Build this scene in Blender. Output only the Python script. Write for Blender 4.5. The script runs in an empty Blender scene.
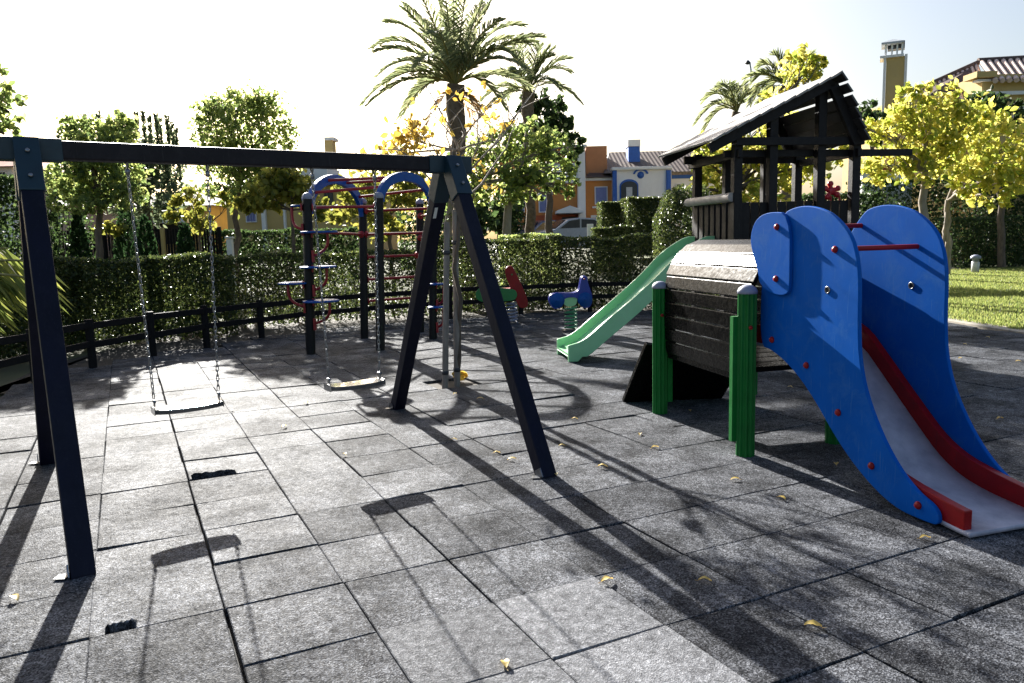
import bpy, bmesh, math, random
import numpy as np
from mathutils import Vector, Matrix
random.seed(7); rng = np.random.default_rng(7)
sc = bpy.context.scene
COL = sc.collection
PI = math.pi
R_ = math.radians
# ------------------------------------------------------------------ camera (measured from the photograph)
F, PITCH, ROLL, H = 776.4, R_(7.55), R_(-1.44), 1.5
_fw = Vector((0, math.cos(PITCH), -math.sin(PITCH))); _up = Vector((0, math.sin(PITCH), math.cos(PITCH))); _rt = Vector((1, 0, 0))
RT = math.cos(ROLL)*_rt + math.sin(ROLL)*_up; UP = -math.sin(ROLL)*_rt + math.cos(ROLL)*_up; FW = _fw
EYE = Vector((0, 0, H))
cd = bpy.data.cameras.new('camera'); cam = bpy.data.objects.new('camera', cd); COL.objects.link(cam)
cd.sensor_width = 36; cd.lens = F/1024*36; cd.clip_end = 3000; cd.clip_start = .05
cam.matrix_world = Matrix((( RT.x, UP.x, -FW.x, 0), (RT.y, UP.y, -FW.y, 0), (RT.z, UP.z, -FW.z, H), (0, 0, 0, 1)))
sc.camera = cam
def ray(x, y):
    d = (x-512)*RT - (y-341.5)*UP + F*FW
    return d/d.y
def G(x, y, h=0.0):                      # the ground point (at height h) seen at a photo position
    d = ray(x, y); return EYE + d*((h-H)/d.z)
def at(x, y, Y):                         # the point at depth Y seen at a photo position
    return EYE + ray(x, y)*Y
def onplane(x, y, p0, d):                # (distance along d, height) on the upright plane through p0
    n = Vector((-d.y, d.x)); r = ray(x, y); t = (n.x*p0.x+n.y*p0.y)/(n.x*r.x+n.y*r.y)
    X = r*t; return ((X.x-p0.x)*d.x+(X.y-p0.y)*d.y, X.z+H)
# ------------------------------------------------------------------ materials
M = {}
def nodes(name):
    m = bpy.data.materials.new(name); m.use_nodes = True; M[name] = m
    nt = m.node_tree; return m, nt, nt.nodes['Principled BSDF']
def N(nt, t, **kw):
    n = nt.nodes.new(t)
    for k, v in kw.items():
        if k in n.inputs: n.inputs[k].default_value = v
        else: setattr(n, k, v)
    return n
def c4(c): return (c[0], c[1], c[2], 1)
def ramp(nt, stops):
    r = nt.nodes.new('ShaderNodeValToRGB'); e = r.color_ramp.elements
    while len(e) < len(stops): e.new(.5)
    for i, (p, c) in enumerate(stops): e[i].position = p; e[i].color = c4(c)
    return r
def plain(name, c1, c2=None, scale=8, rough=.5, bump=0, bscale=60, metal=0, spec=.5, stretch=None, island=0, coat=0):
    """painted / plain surface: two tones mixed by noise, fine bump, roughness wear"""
    m, nt, b = nodes(name); L = nt.links.new
    c2 = c2 or tuple(x*.8 for x in c1)
    tc = N(nt, 'ShaderNodeTexCoord'); mp = N(nt, 'ShaderNodeMapping'); L(tc.outputs['Object'], mp.inputs[0])
    if stretch: mp.inputs['Scale'].default_value = stretch
    n = N(nt, 'ShaderNodeTexNoise', Scale=scale, Detail=6.0, Roughness=.6); L(mp.outputs[0], n.inputs['Vector'])
    r = ramp(nt, [(.32, c2), (.68, c1)]); L(n.outputs[0], r.inputs[0])
    col = r.outputs[0]
    if island:
        g = N(nt, 'ShaderNodeNewGeometry'); hs = N(nt, 'ShaderNodeHueSaturation')
        mr = N(nt, 'ShaderNodeMapRange'); mr.inputs['To Min'].default_value = 1-island; mr.inputs['To Max'].default_value = 1+island
        L(g.outputs['Random Per Island'], mr.inputs[0]); L(mr.outputs[0], hs.inputs['Value']); L(col, hs.inputs['Color']); col = hs.outputs[0]
    L(col, b.inputs['Base Color'])
    n2 = N(nt, 'ShaderNodeTexNoise', Scale=scale*3, Detail=4.0); L(mp.outputs[0], n2.inputs['Vector'])
    mr = N(nt, 'ShaderNodeMapRange'); mr.inputs['To Min'].default_value = max(.03, rough-.12); mr.inputs['To Max'].default_value = min(1, rough+.15)
    L(n2.outputs[0], mr.inputs[0]); L(mr.outputs[0], b.inputs['Roughness'])
    b.inputs['Metallic'].default_value = metal; b.inputs['Specular IOR Level'].default_value = spec
    if coat: b.inputs['Coat Weight'].default_value = coat
    if bump:
        n3 = N(nt, 'ShaderNodeTexNoise', Scale=bscale, Detail=5.0); L(mp.outputs[0], n3.inputs['Vector'])
        bp = N(nt, 'ShaderNodeBump', Strength=bump, Distance=.004); L(n3.outputs[0], bp.inputs['Height']); L(bp.outputs[0], b.inputs['Normal'])
    return m
def scuffed(name, lighter, amount=.5, scale=7, stretch=(1, 1, 1)):
    # worn, sun-bleached patches and fine scratches on a painted surface
    m = M[name]; nt = m.node_tree; L = nt.links.new; b = nt.nodes['Principled BSDF']; src = b.inputs['Base Color'].links[0].from_socket
    tc = N(nt, 'ShaderNodeTexCoord'); mp = N(nt, 'ShaderNodeMapping'); mp.inputs['Scale'].default_value = stretch; L(tc.outputs['Object'], mp.inputs[0])
    n = N(nt, 'ShaderNodeTexNoise', Scale=scale, Detail=10.0, Roughness=.78, Distortion=.6); L(mp.outputs[0], n.inputs['Vector'])
    r = ramp(nt, [(.50, (0, 0, 0)), (.72, (1, 1, 1))]); L(n.outputs[0], r.inputs[0])
    mp2 = N(nt, 'ShaderNodeMapping'); mp2.inputs['Scale'].default_value = (90, 90, 6); mp2.inputs['Rotation'].default_value = (.4, .5, .3); L(tc.outputs['Object'], mp2.inputs[0])
    n2 = N(nt, 'ShaderNodeTexNoise', Scale=1.0, Detail=3.0); L(mp2.outputs[0], n2.inputs['Vector'])
    r2 = ramp(nt, [(.64, (0, 0, 0)), (.70, (1, 1, 1))]); L(n2.outputs[0], r2.inputs[0])
    ad = N(nt, 'ShaderNodeMath', operation='MAXIMUM'); L(r.outputs[0], ad.inputs[0]); L(r2.outputs[0], ad.inputs[1])
    mu = N(nt, 'ShaderNodeMath', operation='MULTIPLY'); mu.inputs[1].default_value = amount; L(ad.outputs[0], mu.inputs[0])
    mx = N(nt, 'ShaderNodeMix', data_type='RGBA'); L(mu.outputs[0], mx.inputs[0]); L(src, mx.inputs[6]); mx.inputs[7].default_value = c4(lighter); L(mx.outputs[2], b.inputs['Base Color'])
def rubber(name, lo, hi, tint, wear=.5):
    """bonded rubber granulate: speckle, per-tile tone, grubby worn patches, granular bump"""
    m, nt, b = nodes(name); L = nt.links.new
    tc = N(nt, 'ShaderNodeTexCoord'); g = N(nt, 'ShaderNodeNewGeometry')
    v = N(nt, 'ShaderNodeTexVoronoi', Scale=170.0); L(tc.outputs['Object'], v.inputs['Vector'])
    sp = ramp(nt, [(0, lo), (.45, tuple((a*.6+c*.4) for a, c in zip(lo, hi))), (.8, hi), (1, tuple(min(1, c*1.45) for c in hi))]); L(v.outputs['Color'], sp.inputs[0])
    big = N(nt, 'ShaderNodeTexNoise', Scale=2.2, Detail=8.0, Roughness=.68); L(tc.outputs['Object'], big.inputs['Vector'])
    mid = N(nt, 'ShaderNodeTexNoise', Scale=23.0, Detail=6.0, Roughness=.7); L(tc.outputs['Object'], mid.inputs['Vector'])
    mr = N(nt, 'ShaderNodeMapRange'); mr.inputs['From Min'].default_value = .3; mr.inputs['From Max'].default_value = .7
    mr.inputs['To Min'].default_value = 1-wear; mr.inputs['To Max'].default_value = 1+wear; L(big.outputs[0], mr.inputs[0])
    mr2 = N(nt, 'ShaderNodeMapRange'); mr2.inputs['From Min'].default_value = .3; mr2.inputs['From Max'].default_value = .7
    mr2.inputs['To Min'].default_value = .5; mr2.inputs['To Max'].default_value = 1.5; L(mid.outputs[0], mr2.inputs[0])
    mr3 = N(nt, 'ShaderNodeMapRange'); mr3.inputs['To Min'].default_value = .78; mr3.inputs['To Max'].default_value = 1.22; L(g.outputs['Random Per Island'], mr3.inputs[0])
    a = N(nt, 'ShaderNodeMath', operation='MULTIPLY'); L(mr.outputs[0], a.inputs[0]); L(mr2.outputs[0], a.inputs[1])
    a2 = N(nt, 'ShaderNodeMath', operation='MULTIPLY'); L(a.outputs[0], a2.inputs[0]); L(mr3.outputs[0], a2.inputs[1])
    hs = N(nt, 'ShaderNodeHueSaturation'); L(sp.outputs[0], hs.inputs['Color']); L(a2.outputs[0], hs.inputs['Value'])
    pn = N(nt, 'ShaderNodeTexNoise', Scale=3.6, Detail=9.0, Roughness=.72, Distortion=.4); L(tc.outputs['Object'], pn.inputs['Vector'])
    sc0 = N(nt, 'ShaderNodeSeparateColor'); L(v.outputs['Color'], sc0.inputs[0])
    pm_ = N(nt, 'ShaderNodeMath', operation='MULTIPLY_ADD'); L(sc0.outputs[1], pm_.inputs[0]); pm_.inputs[1].default_value = .28; L(pn.outputs[0], pm_.inputs[2])
    pr_ = N(nt, 'ShaderNodeMapRange'); pr_.inputs['From Min'].default_value = .58; pr_.inputs['From Max'].default_value = .76; pr_.inputs['To Min'].default_value = .78; pr_.inputs['To Max'].default_value = .78+wear*1.7; L(pm_.outputs[0], pr_.inputs[0])
    hs2 = N(nt, 'ShaderNodeHueSaturation'); L(hs.outputs[0], hs2.inputs['Color']); L(pr_.outputs[0], hs2.inputs['Value']); hs = hs2
    mx = N(nt, 'ShaderNodeMix', data_type='RGBA', blend_type='MULTIPLY'); mx.inputs[0].default_value = 1; L(hs.outputs[0], mx.inputs[6]); mx.inputs[7].default_value = c4(tint)
    L(mx.outputs[2], b.inputs['Base Color'])
    b.inputs['Roughness'].default_value = .64
    gl = N(nt, 'ShaderNodeMapRange'); gl.inputs['From Min'].default_value = .3; gl.inputs['From Max'].default_value = 1.7; gl.inputs['To Min'].default_value = .01; gl.inputs['To Max'].default_value = .055
    L(a2.outputs[0], gl.inputs[0]); sg = N(nt, 'ShaderNodeMath', operation='MULTIPLY'); L(gl.outputs[0], sg.inputs[0]); sv = N(nt, 'ShaderNodeMapRange'); sv.inputs['To Min'].default_value = .25; sv.inputs['To Max'].default_value = 1.75
    sx_ = N(nt, 'ShaderNodeSeparateColor'); L(v.outputs['Color'], sx_.inputs[0]); L(sx_.outputs[0], sv.inputs[0]); L(sv.outputs[0], sg.inputs[1]); L(sg.outputs[0], b.inputs['Specular IOR Level'])
    n3 = N(nt, 'ShaderNodeTexNoise', Scale=220.0, Detail=3.0); L(tc.outputs['Object'], n3.inputs['Vector'])
    ad = N(nt, 'ShaderNodeMath', operation='ADD'); L(v.outputs['Distance'], ad.inputs[0]); L(n3.outputs[0], ad.inputs[1])
    bp = N(nt, 'ShaderNodeBump', Strength=.55, Distance=.004); L(ad.outputs[0], bp.inputs['Height']); L(bp.outputs[0], b.inputs['Normal'])
    return m
def leafmat(name, cols, trans=.5, rough=.45, tv=2.4):
    """thin leaves: each leaf its own tone, light passes through"""
    m, nt, b = nodes(name); L = nt.links.new
    g = N(nt, 'ShaderNodeNewGeometry')
    r = ramp(nt, [((i+.0)/(len(cols)-1), c) for i, c in enumerate(cols)]); L(g.outputs['Random Per Island'], r.inputs[0])
    L(r.outputs[0], b.inputs['Base Color']); b.inputs['Roughness'].default_value = rough; b.inputs['Specular IOR Level'].default_value = .35
    tr = N(nt, 'ShaderNodeBsdfTranslucent'); hs = N(nt, 'ShaderNodeHueSaturation', Saturation=.95, Value=tv, Hue=.49); L(r.outputs[0], hs.inputs['Color']); L(hs.outputs[0], tr.inputs[0])
    mx = N(nt, 'ShaderNodeMixShader'); mx.inputs[0].default_value = trans
    L(b.outputs[0], mx.inputs[1]); L(tr.outputs[0], mx.inputs[2]); L(mx.outputs[0], nt.nodes['Material Output'].inputs[0])
    return m
def ribbed(name, c1, c2, axis, freq, rough=.7):
    """roof tiles or slats: alternating ribs along one object axis"""
    m, nt, b = nodes(name); L = nt.links.new
    tc = N(nt, 'ShaderNodeTexCoord'); sx = N(nt, 'ShaderNodeSeparateXYZ'); L(tc.outputs['Object'], sx.inputs[0])
    mu = N(nt, 'ShaderNodeMath', operation='MULTIPLY'); mu.inputs[1].default_value = freq; L(sx.outputs[axis], mu.inputs[0])
    si = N(nt, 'ShaderNodeMath', operation='SINE'); L(mu.outputs[0], si.inputs[0])
    n = N(nt, 'ShaderNodeTexNoise', Scale=5.0, Detail=6.0); L(tc.outputs['Object'], n.inputs['Vector'])
    r = ramp(nt, [(.3, c2), (.7, c1)]); L(n.outputs[0], r.inputs[0]); L(r.outputs[0], b.inputs['Base Color'])
    b.inputs['Roughness'].default_value = rough
    bp = N(nt, 'ShaderNodeBump', Strength=.5, Distance=.02); L(si.outputs[0], bp.inputs['Height']); L(bp.outputs[0], b.inputs['Normal'])
    return m
rubber('rubber', (.024, .024, .025), (.086, .086, .088), (.94, .98, 1.06), .55)
rubber('rubber_new', (.12, .12, .122), (.195, .195, .2), (.97, .99, 1.03), .14)
plain('soil', (.055, .042, .026), (.028, .021, .014), 9, .95, .6, 60)
plain('under', (.03, .03, .03), rough=.95)
plain('lawn', (.09, .11, .03), (.05, .065, .02), .9, .9, .5, 90)
plain('earth', (.09, .10, .035), (.06, .06, .03), .8, .95, .5, 40)
plain('asphalt', (.07, .07, .07), (.05, .05, .05), 6, .85, .4, 120)
plain('curb', (.40, .36, .30), (.28, .25, .20), 9, .85, .4, 60)
plain('navy', (.0035, .0045, .018), (.002, .003, .011), 9, .5, .25, 60, stretch=(1, 1, .2), spec=.2)
plain('beam_brown', (.011, .008, .012), (.007, .005, .008), 9, .5, .3, 60, spec=.25)
plain('teal', (.003, .026, .042), (.002, .018, .032), 10, .45)
plain('zinc', (.30, .31, .33), (.16, .165, .18), 30, .32, metal=1)
plain('seat_rubber', (.05, .05, .052), (.075, .075, .075), 18, .16, coat=1)
plain('label', (.75, .75, .72), rough=.5)
plain('blue_panel', (.002, .10, .46), (.0015, .085, .39), 4, .5, .05, 30, spec=.05)
plain('blue_steel', (.003, .08, .36), (.003, .065, .29), 6, .4, spec=.3)
plain('blue_rider', (.012, .03, .36), (.01, .025, .28), 6, .4)
plain('red_paint', (.34, .006, .008), (.23, .005, .007), 7, .4, .05, 30, spec=.3)
plain('red_bar', (.33, .012, .018), (.24, .01, .015), 7, .4)
plain('chute', (.50, .49, .57), (.30, .30, .37), 7, .5, .3, 40, stretch=(1, 1, 1))
plain('green_post', (.004, .16, .024), (.003, .125, .019), 7, .4, .05, 30, spec=.3)
plain('green_slide', (.34, .70, .38), (.29, .63, .32), 5, .38)
plain('green_rider', (.02, .22, .05), rough=.4)
plain('green_spring', (.07, .33, .16), rough=.45)
plain('cap_grey', (.30, .32, .42), (.22, .24, .32), 20, .5)
plain('dark_timber', (.004, .0038, .004), (.002, .002, .0022), 10, .25, .35, 30, stretch=(1, 1, 1), spec=.10)
plain('house_timber', (.010, .008, .009), (.006, .005, .006), 9, .6, .6, 40, spec=.3)
plain('log_wood', (.46, .42, .39), (.30, .26, .24), 12, .6, .6, 40)
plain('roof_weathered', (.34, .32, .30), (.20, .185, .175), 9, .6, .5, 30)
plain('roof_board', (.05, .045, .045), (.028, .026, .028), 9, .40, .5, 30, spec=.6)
plain('fence_wood', (.010, .009, .010), (.006, .006, .006), 9, .75, .6, 30, spec=.2)
plain('stake_wood', (.30, .26, .22), (.17, .14, .12), 9, .8, .6, 40, stretch=(3, 3, .5))
plain('post_black', (.008, .007, .009), (.005, .005, .006), 9, .5, .3, 30, spec=.3)
plain('bark', (.16, .12, .085), (.07, .052, .04), 7, .9, 1, 25, stretch=(2, 2, .6))
plain('bark_pale', (.34, .29, .24), (.20, .165, .13), 6, .85, .8, 25, stretch=(2, 2, .6))
plain('palm_bark', (.21, .15, .095), (.085, .06, .04), 12, .95, 1, 14)
plain('rachis', (.26, .24, .07), (.20, .17, .05), 8, .6)
plain('orange_wall', (.60, .24, .065), (.53, .205, .055), 1.2, .9, .2, 30)
plain('terracotta_wall', (.42, .10, .04), (.36, .085, .035), 1.5, .9, .2, 30)
plain('brown_wall', (.50, .22, .10), (.42, .18, .08), 1.5, .9, .2, 30)
plain('white_wall', (.80, .79, .77), (.72, .71, .70), 1.2, .85, .15, 30)
plain('yellow_wall', (.55, .40, .16), (.48, .345, .135), 1.2, .9, .2, 30)
plain('pink_wall', (.5, .36, .32), (.42, .30, .27), 1.2, .9)
plain('blue_trim', (.03, .12, .45), rough=.7)
plain('lilac_shutter', (.22, .24, .46), (.18, .20, .38), 8, .6)
plain('dark_frame', (.02, .025, .035), rough=.4)
plain('glass', (.03, .035, .045), rough=.08)
plain('roof_brown', (.13, .085, .07), (.08, .055, .048), 3, .85, .5, 20)
ribbed('roof_tile', (.15, .10, .08), (.09, .06, .05), 'X', 26)
plain('roof_sunlit', (.74, .60, .52), (.60, .42, .34), 5, .85, .5, 20)  # sunlit white of the barrel tiles put into their colour
plain('car_silver', (.34, .37, .42), rough=.32, metal=.15, coat=.5)
plain('car_blue', (.05, .10, .2), rough=.28, metal=.3, coat=.5)
plain('tyre', (.015, .015, .015), rough=.8)
plain('lamp_glass', (.6, .6, .6), rough=.2)
plain('dark_metal', (.03, .03, .035), rough=.4)
plain('sky_grey', (.5, .52, .55), rough=.5)
plain('flower_red', (.62, .02, .04), rough=.35)
scuffed('blue_panel', (.035, .14, .40), .7, 6); scuffed('green_post', (.03, .20, .05), .5, 8, (1, 1, .3)); scuffed('navy', (.014, .015, .027), .6, 8, (1, 1, .25)); scuffed('red_paint', (.14, .012, .012), .6, 8)
scuffed('green_slide', (.34, .60, .36), .6, 5); scuffed('chute', (.50, .50, .54), .6, 9); scuffed('dark_timber', (.012, .011, .011), .25, 12); scuffed('beam_brown', (.03, .025, .028), .6, 9); scuffed('house_timber', (.028, .024, .024), .6, 9, (1, 1, .3))
scuffed('orange_wall', (.52, .24, .10), .5, .8, (1, 1, .3)); scuffed('white_wall', (.62, .60, .57), .5, .9, (1, 1, .3)); scuffed('yellow_wall', (.44, .34, .18), .5, .8, (1, 1, .3))
leafmat('hedge_leaf', [(.020, .034, .010), (.034, .052, .014), (.055, .078, .02), (.11, .13, .03)], .38, tv=2.2, rough=.35)
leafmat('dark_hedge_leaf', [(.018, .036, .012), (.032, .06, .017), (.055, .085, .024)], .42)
leafmat('cypress_leaf', [(.012, .035, .012), (.02, .05, .016), (.03, .065, .02)], .25)
leafmat('olive_leaf', [(.05, .08, .024), (.085, .12, .034), (.14, .175, .05), (.19, .205, .06)], .62, tv=3.0)
leafmat('green_leaf', [(.035, .06, .018), (.06, .09, .024), (.12, .16, .04), (.19, .21, .055)], .62, tv=3.1)
leafmat('lime_leaf', [(.09, .12, .02), (.17, .18, .028), (.26, .24, .035)], .5, tv=1.9)
leafmat('yellow_leaf', [(.12, .18, .02), (.24, .27, .035), (.33, .32, .06), (.38, .34, .075)], .6, tv=2.3)
leafmat('gold_leaf', [(.36, .24, .03), (.45, .33, .035), (.48, .36, .05)], .5, tv=1.5)
leafmat('fallen_leaf', [(.46, .30, .06), (.50, .38, .10), (.35, .20, .06)], .25)
leafmat('palm_leaf', [(.09, .12, .055), (.15, .175, .085), (.22, .23, .12)], .5)
leafmat('feather_leaf', [(.10, .13, .055), (.15, .175, .08), (.21, .22, .10)], .5)
leafmat('palm_dry', [(.26, .17, .06), (.34, .22, .08)], .35)
leafmat('palm_lime', [(.07, .10, .02), (.12, .15, .03), (.18, .19, .04)], .45, tv=2.0)
leafmat('plume_leaf', [(.05, .075, .04), (.08, .105, .055), (.11, .135, .07)], .42)
leafmat('grass_blade', [(.09, .13, .03), (.14, .175, .04), (.20, .21, .065)], .45, tv=2.3)
# ------------------------------------------------------------------ mesh helpers
class MB:
    def __init__(s): s.v = []; s.f = []; s.mi = []; s.sm = []
    def add(s, vs, fs, mi=0, sm=False):
        o = len(s.v); s.v += [tuple(p) for p in vs]; s.f += [tuple(i+o for i in f) for f in fs]; s.mi += [mi]*len(fs); s.sm += [sm]*len(fs); return s
    def box(s, c, d, rz=0, mi=0, mat=None):
        cx, cy, cz = c; a, b, h = d[0]/2, d[1]/2, d[2]/2; co, si = math.cos(rz), math.sin(rz); vs = []
        for z in (-h, h):
            for x, y in ((-a, -b), (a, -b), (a, b), (-a, b)): vs.append((cx+x*co-y*si, cy+x*si+y*co, cz+z))
        return s.add(vs, [(3, 2, 1, 0), (4, 5, 6, 7), (0, 1, 5, 4), (1, 2, 6, 5), (2, 3, 7, 6), (3, 0, 4, 7)], mi)
    def bar(s, p, q, w, h, up=(0, 0, 1), mi=0):
        p, q = Vector(p), Vector(q); d = (q-p).normalized(); x = d.cross(Vector(up)); x = x.normalized() if x.length > 1e-5 else Vector((1, 0, 0)); z = x.cross(d)
        vs = [e+x*a*w/2+z*b*h/2 for e in (p, q) for a, b in ((-1, -1), (1, -1), (1, 1), (-1, 1))]
        return s.add(vs, [(3, 2, 1, 0), (4, 5, 6, 7), (0, 1, 5, 4), (1, 2, 6, 5), (2, 3, 7, 6), (3, 0, 4, 7)], mi)
    def tube(s, pts, r, n=10, mi=0, sm=True, closed=False):
        pts = [Vector(p) for p in pts]; k = len(pts); rs = r if isinstance(r, (list, tuple)) else [r]*k
        nrm = None; vs = []
        for i, p in enumerate(pts):
            if closed: t = (pts[(i+1) % k]-pts[i-1])
            else: t = pts[min(i+1, k-1)]-pts[max(i-1, 0)]
            t.normalize()
            if nrm is None:
                nrm = t.cross(Vector((0, 0, 1)) if abs(t.z) < .9 else Vector((1, 0, 0))).normalized()
            nrm = (nrm-t*nrm.dot(t)).normalized(); bn = t.cross(nrm)
            vs += [p+(nrm*math.cos(2*PI*j/n)+bn*math.sin(2*PI*j/n))*rs[i] for j in range(n)]
        fs = []
        for i in range(k if closed else k-1):
            a, b = i*n, ((i+1) % k)*n
            fs += [(a+j, a+(j+1) % n, b+(j+1) % n, b+j) for j in range(n)]
        s.add(vs, fs, mi, sm)
        if not closed: s.add(vs[:n][::-1], [tuple(range(n))], mi); s.add(vs[-n:], [tuple(range(n))], mi)
        return s
    def lathe(s, c, prof, n=16, mi=0, sm=True, ax=None):
        """profile of (radius, height) round an axis (default up)"""
        ax = Vector(ax).normalized() if ax is not None else Vector((0, 0, 1)); x = ax.orthogonal().normalized(); y = ax.cross(x); c = Vector(c); vs = []
        for r, h in prof: vs += [c+ax*h+(x*math.cos(2*PI*j/n)+y*math.sin(2*PI*j/n))*r for j in range(n)]
        fs = [(i*n+j, i*n+(j+1) % n, (i+1)*n+(j+1) % n, (i+1)*n+j) for i in range(len(prof)-1) for j in range(n)]
        fs += [tuple(range(n))[::-1], tuple((len(prof)-1)*n+j for j in range(n))]
        return s.add(vs, fs, mi, sm)
    def prism(s, pts, t, mi=0, sm=False):
        """closed outline of 3-D points, extruded by vector t"""
        pts = [Vector(p) for p in pts]; t = Vector(t); n = len(pts); nn = Vector((0, 0, 0))
        for i in range(n): nn += pts[i].cross(pts[(i+1) % n])
        if nn.dot(t) > 0: pts = pts[::-1]
        vs = pts+[p+t for p in pts]
        return s.add(vs, [tuple(range(n)), tuple(range(2*n-1, n-1, -1))]+[(i, i+n, (i+1) % n+n, (i+1) % n) for i in range(n)], mi, sm)
def smooth(pts, it=2):
    for _ in range(it):
        o = []
        for i in range(len(pts)):
            a, b = pts[i], pts[(i+1) % len(pts)]
            o.append(tuple(.75*x+.25*y for x, y in zip(a, b))); o.append(tuple(.25*x+.75*y for x, y in zip(a, b)))
        pts = o
    return pts
def smooth_open(pts, it=2):
    for _ in range(it):
        o = [pts[0]]
        for i in range(len(pts)-1):
            a, b = pts[i], pts[i+1]
            o.append(tuple(.75*x+.25*y for x, y in zip(a, b))); o.append(tuple(.25*x+.75*y for x, y in zip(a, b)))
        pts = o+[pts[-1]]
    return pts
def wloc(o):
    l = Vector((0, 0, 0))
    while o is not None: l = l+Vector(o.location); o = o.parent
    return l
def link(name, me, mats, parent=None, loc=None):
    o = bpy.data.objects.new(name, me); COL.objects.link(o)
    for m in (mats if isinstance(mats, (list, tuple)) else [mats]): me.materials.append(M[m])
    if parent is not None: o.parent = parent
    elif loc is not None: o.location = loc
    return o
def obj(name, mb, mats, parent=None, loc=(0, 0, 0), bevel=0, seg=2):
    """ONE mesh object; coordinates are given in the world, stored relative to the thing's base"""
    off = wloc(parent) if parent is not None else Vector(loc)
    me = bpy.data.meshes.new(name); me.from_pydata([tuple(Vector(p)-off) for p in mb.v], [], mb.f)
    me.polygons.foreach_set('material_index', mb.mi); me.polygons.foreach_set('use_smooth', mb.sm)
    if bevel:
        bm = bmesh.new(); bm.from_mesh(me)
        es = [e for e in bm.edges if len(e.link_faces) == 2 and e.calc_face_angle(0) > .6]
        bmesh.ops.bevel(bm, geom=es, offset=bevel, segments=seg, profile=.6, affect='EDGES', clamp_overlap=True)
        bm.to_mesh(me); bm.free()
    me.update(); return link(name, me, mats, parent, Vector(loc))
def tag(o, label=None, cat=None, group=None, kind=None):
    if label: o['label'] = label
    if cat: o['category'] = cat
    if group: o['group'] = group
    if kind: o['kind'] = kind
    return o
def thing(name, label, cat, loc, group=None):
    o = bpy.data.objects.new(name, None); COL.objects.link(o); o.location = Vector(loc); o.empty_display_size = .2
    return tag(o, label, cat, group)
def copy_tree(o, parent=None):
    c = o.copy(); COL.objects.link(c)
    if parent is not None: c.parent = parent
    for ch in [x for x in bpy.data.objects if x.parent == o]: copy_tree(ch, c)
    return c
def leaves(name, P, size, mat, parent=None, loc=(0, 0, 0), aspect=.55, up=0.0, var=.35, D=None, fold=True, droop=0):
    """a cloud of leaf-shaped faces at points P (n,3)"""
    P = np.asarray(P, float); n = len(P); off = np.array(wloc(parent) if parent is not None else Vector(loc))
    d = rng.normal(size=(n, 3)) if D is None else np.asarray(D, float)+rng.normal(size=(n, 3))*.25
    if droop: d[:, 2] -= droop
    d /= np.linalg.norm(d, axis=1)[:, None]
    q = rng.normal(size=(n, 3)); q[:, 2] *= (1-up)
    x = np.cross(d, q); x /= np.linalg.norm(x, axis=1)[:, None]+1e-9; nn = np.cross(x, d)
    s = (size*(1+rng.uniform(-var, var, n)))[:, None]; w = s*aspect/2
    fo = .25 if fold else 0
    V = np.stack([P-d*s*.5, P-d*s*.1+x*w+nn*w*fo, P+d*s*.22+x*w*.85+nn*w*fo, P+d*s*.55-nn*s*.08, P+d*s*.22-x*w*.85+nn*w*fo, P-d*s*.1-x*w+nn*w*fo], 1)-off
    me = bpy.data.meshes.new(name)
    me.vertices.add(n*6); me.vertices.foreach_set('co', V.reshape(-1).astype(np.float32))
    base = np.arange(n)[:, None]*6
    loops = np.concatenate([base+np.array([[0, 1, 2, 3]]), base+np.array([[0, 3, 4, 5]])], 1).reshape(-1)
    me.loops.add(n*8); me.loops.foreach_set('vertex_index', loops.astype(np.int32))
    me.polygons.add(n*2); me.polygons.foreach_set('loop_start', (np.arange(n*2)*4).astype(np.int32)); me.polygons.foreach_set('loop_total', np.full(n*2, 4, np.int32))
    me.update(calc_edges=True); me.validate()
    return link(name, me, mat, parent, Vector(loc))
def blobcloud(blobs, n, cl=14, spread=.16, shell=.55):
    """leaf positions gathered in twig clusters inside ellipsoids; blobs = [(center, (rx,ry,rz))]"""
    vol = np.array([r[0]*r[1]*r[2] for c, r in blobs]); vol = vol**.75; vol /= vol.sum(); out = []
    for (c, r), w in zip(blobs, vol):
        k = max(3, int(n*w/cl)); u = rng.normal(size=(k, 3)); u /= np.linalg.norm(u, axis=1)[:, None]
        rad = (shell+(1-shell)*rng.random(k)**.7)*(1+.13*np.sin(u[:, 0]*5+c[0])*np.cos(u[:, 2]*6+c[1]))
        cen = np.array(c)+u*rad[:, None]*np.array(r)
        p = np.repeat(cen, cl, 0)+rng.normal(size=(k*cl, 3))*spread*min(r)*np.repeat(.6+.8*rng.random((k, 1)), cl, 0)
        out.append(p)
    return np.concatenate(out)
def gz(x, y):                       # height of the terrain behind the playground: it rises to the street
    t = min(1, max(0, (y-17.5)/9)); t = t*t*(3-2*t)
    k = min(1, max(0, (7.5-x)/4)); return .95*t*k
# ------------------------------------------------------------------ world, sun
AZ, EL = R_(-22.5), R_(25.2)
SUN = Vector((math.sin(AZ)*math.cos(EL), math.cos(AZ)*math.cos(EL), math.sin(EL)))
w = bpy.data.worlds.new('World'); sc.world = w; w.use_nodes = True
sky = w.node_tree.nodes.new('ShaderNodeTexSky'); sky.sky_type = 'NISHITA'; sky.sun_disc = False
sky.sun_elevation = EL; sky.sun_rotation = AZ; sky.dust_density = 3.6; sky.air_density = 1.0; sky.ozone_density = 1.2
bg = w.node_tree.nodes['Background']; bg.inputs[1].default_value = .05
w.node_tree.links.new(sky.outputs[0], bg.inputs[0])
sl = bpy.data.lights.new('sun', 'SUN'); so = bpy.data.objects.new('sun', sl); COL.objects.link(so)
sl.energy = 5.0; sl.angle = R_(.5); sl.color = (1, .965, .90); so.rotation_euler = SUN.to_track_quat('Z', 'Y').to_euler(); so.location = SUN*60
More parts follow.
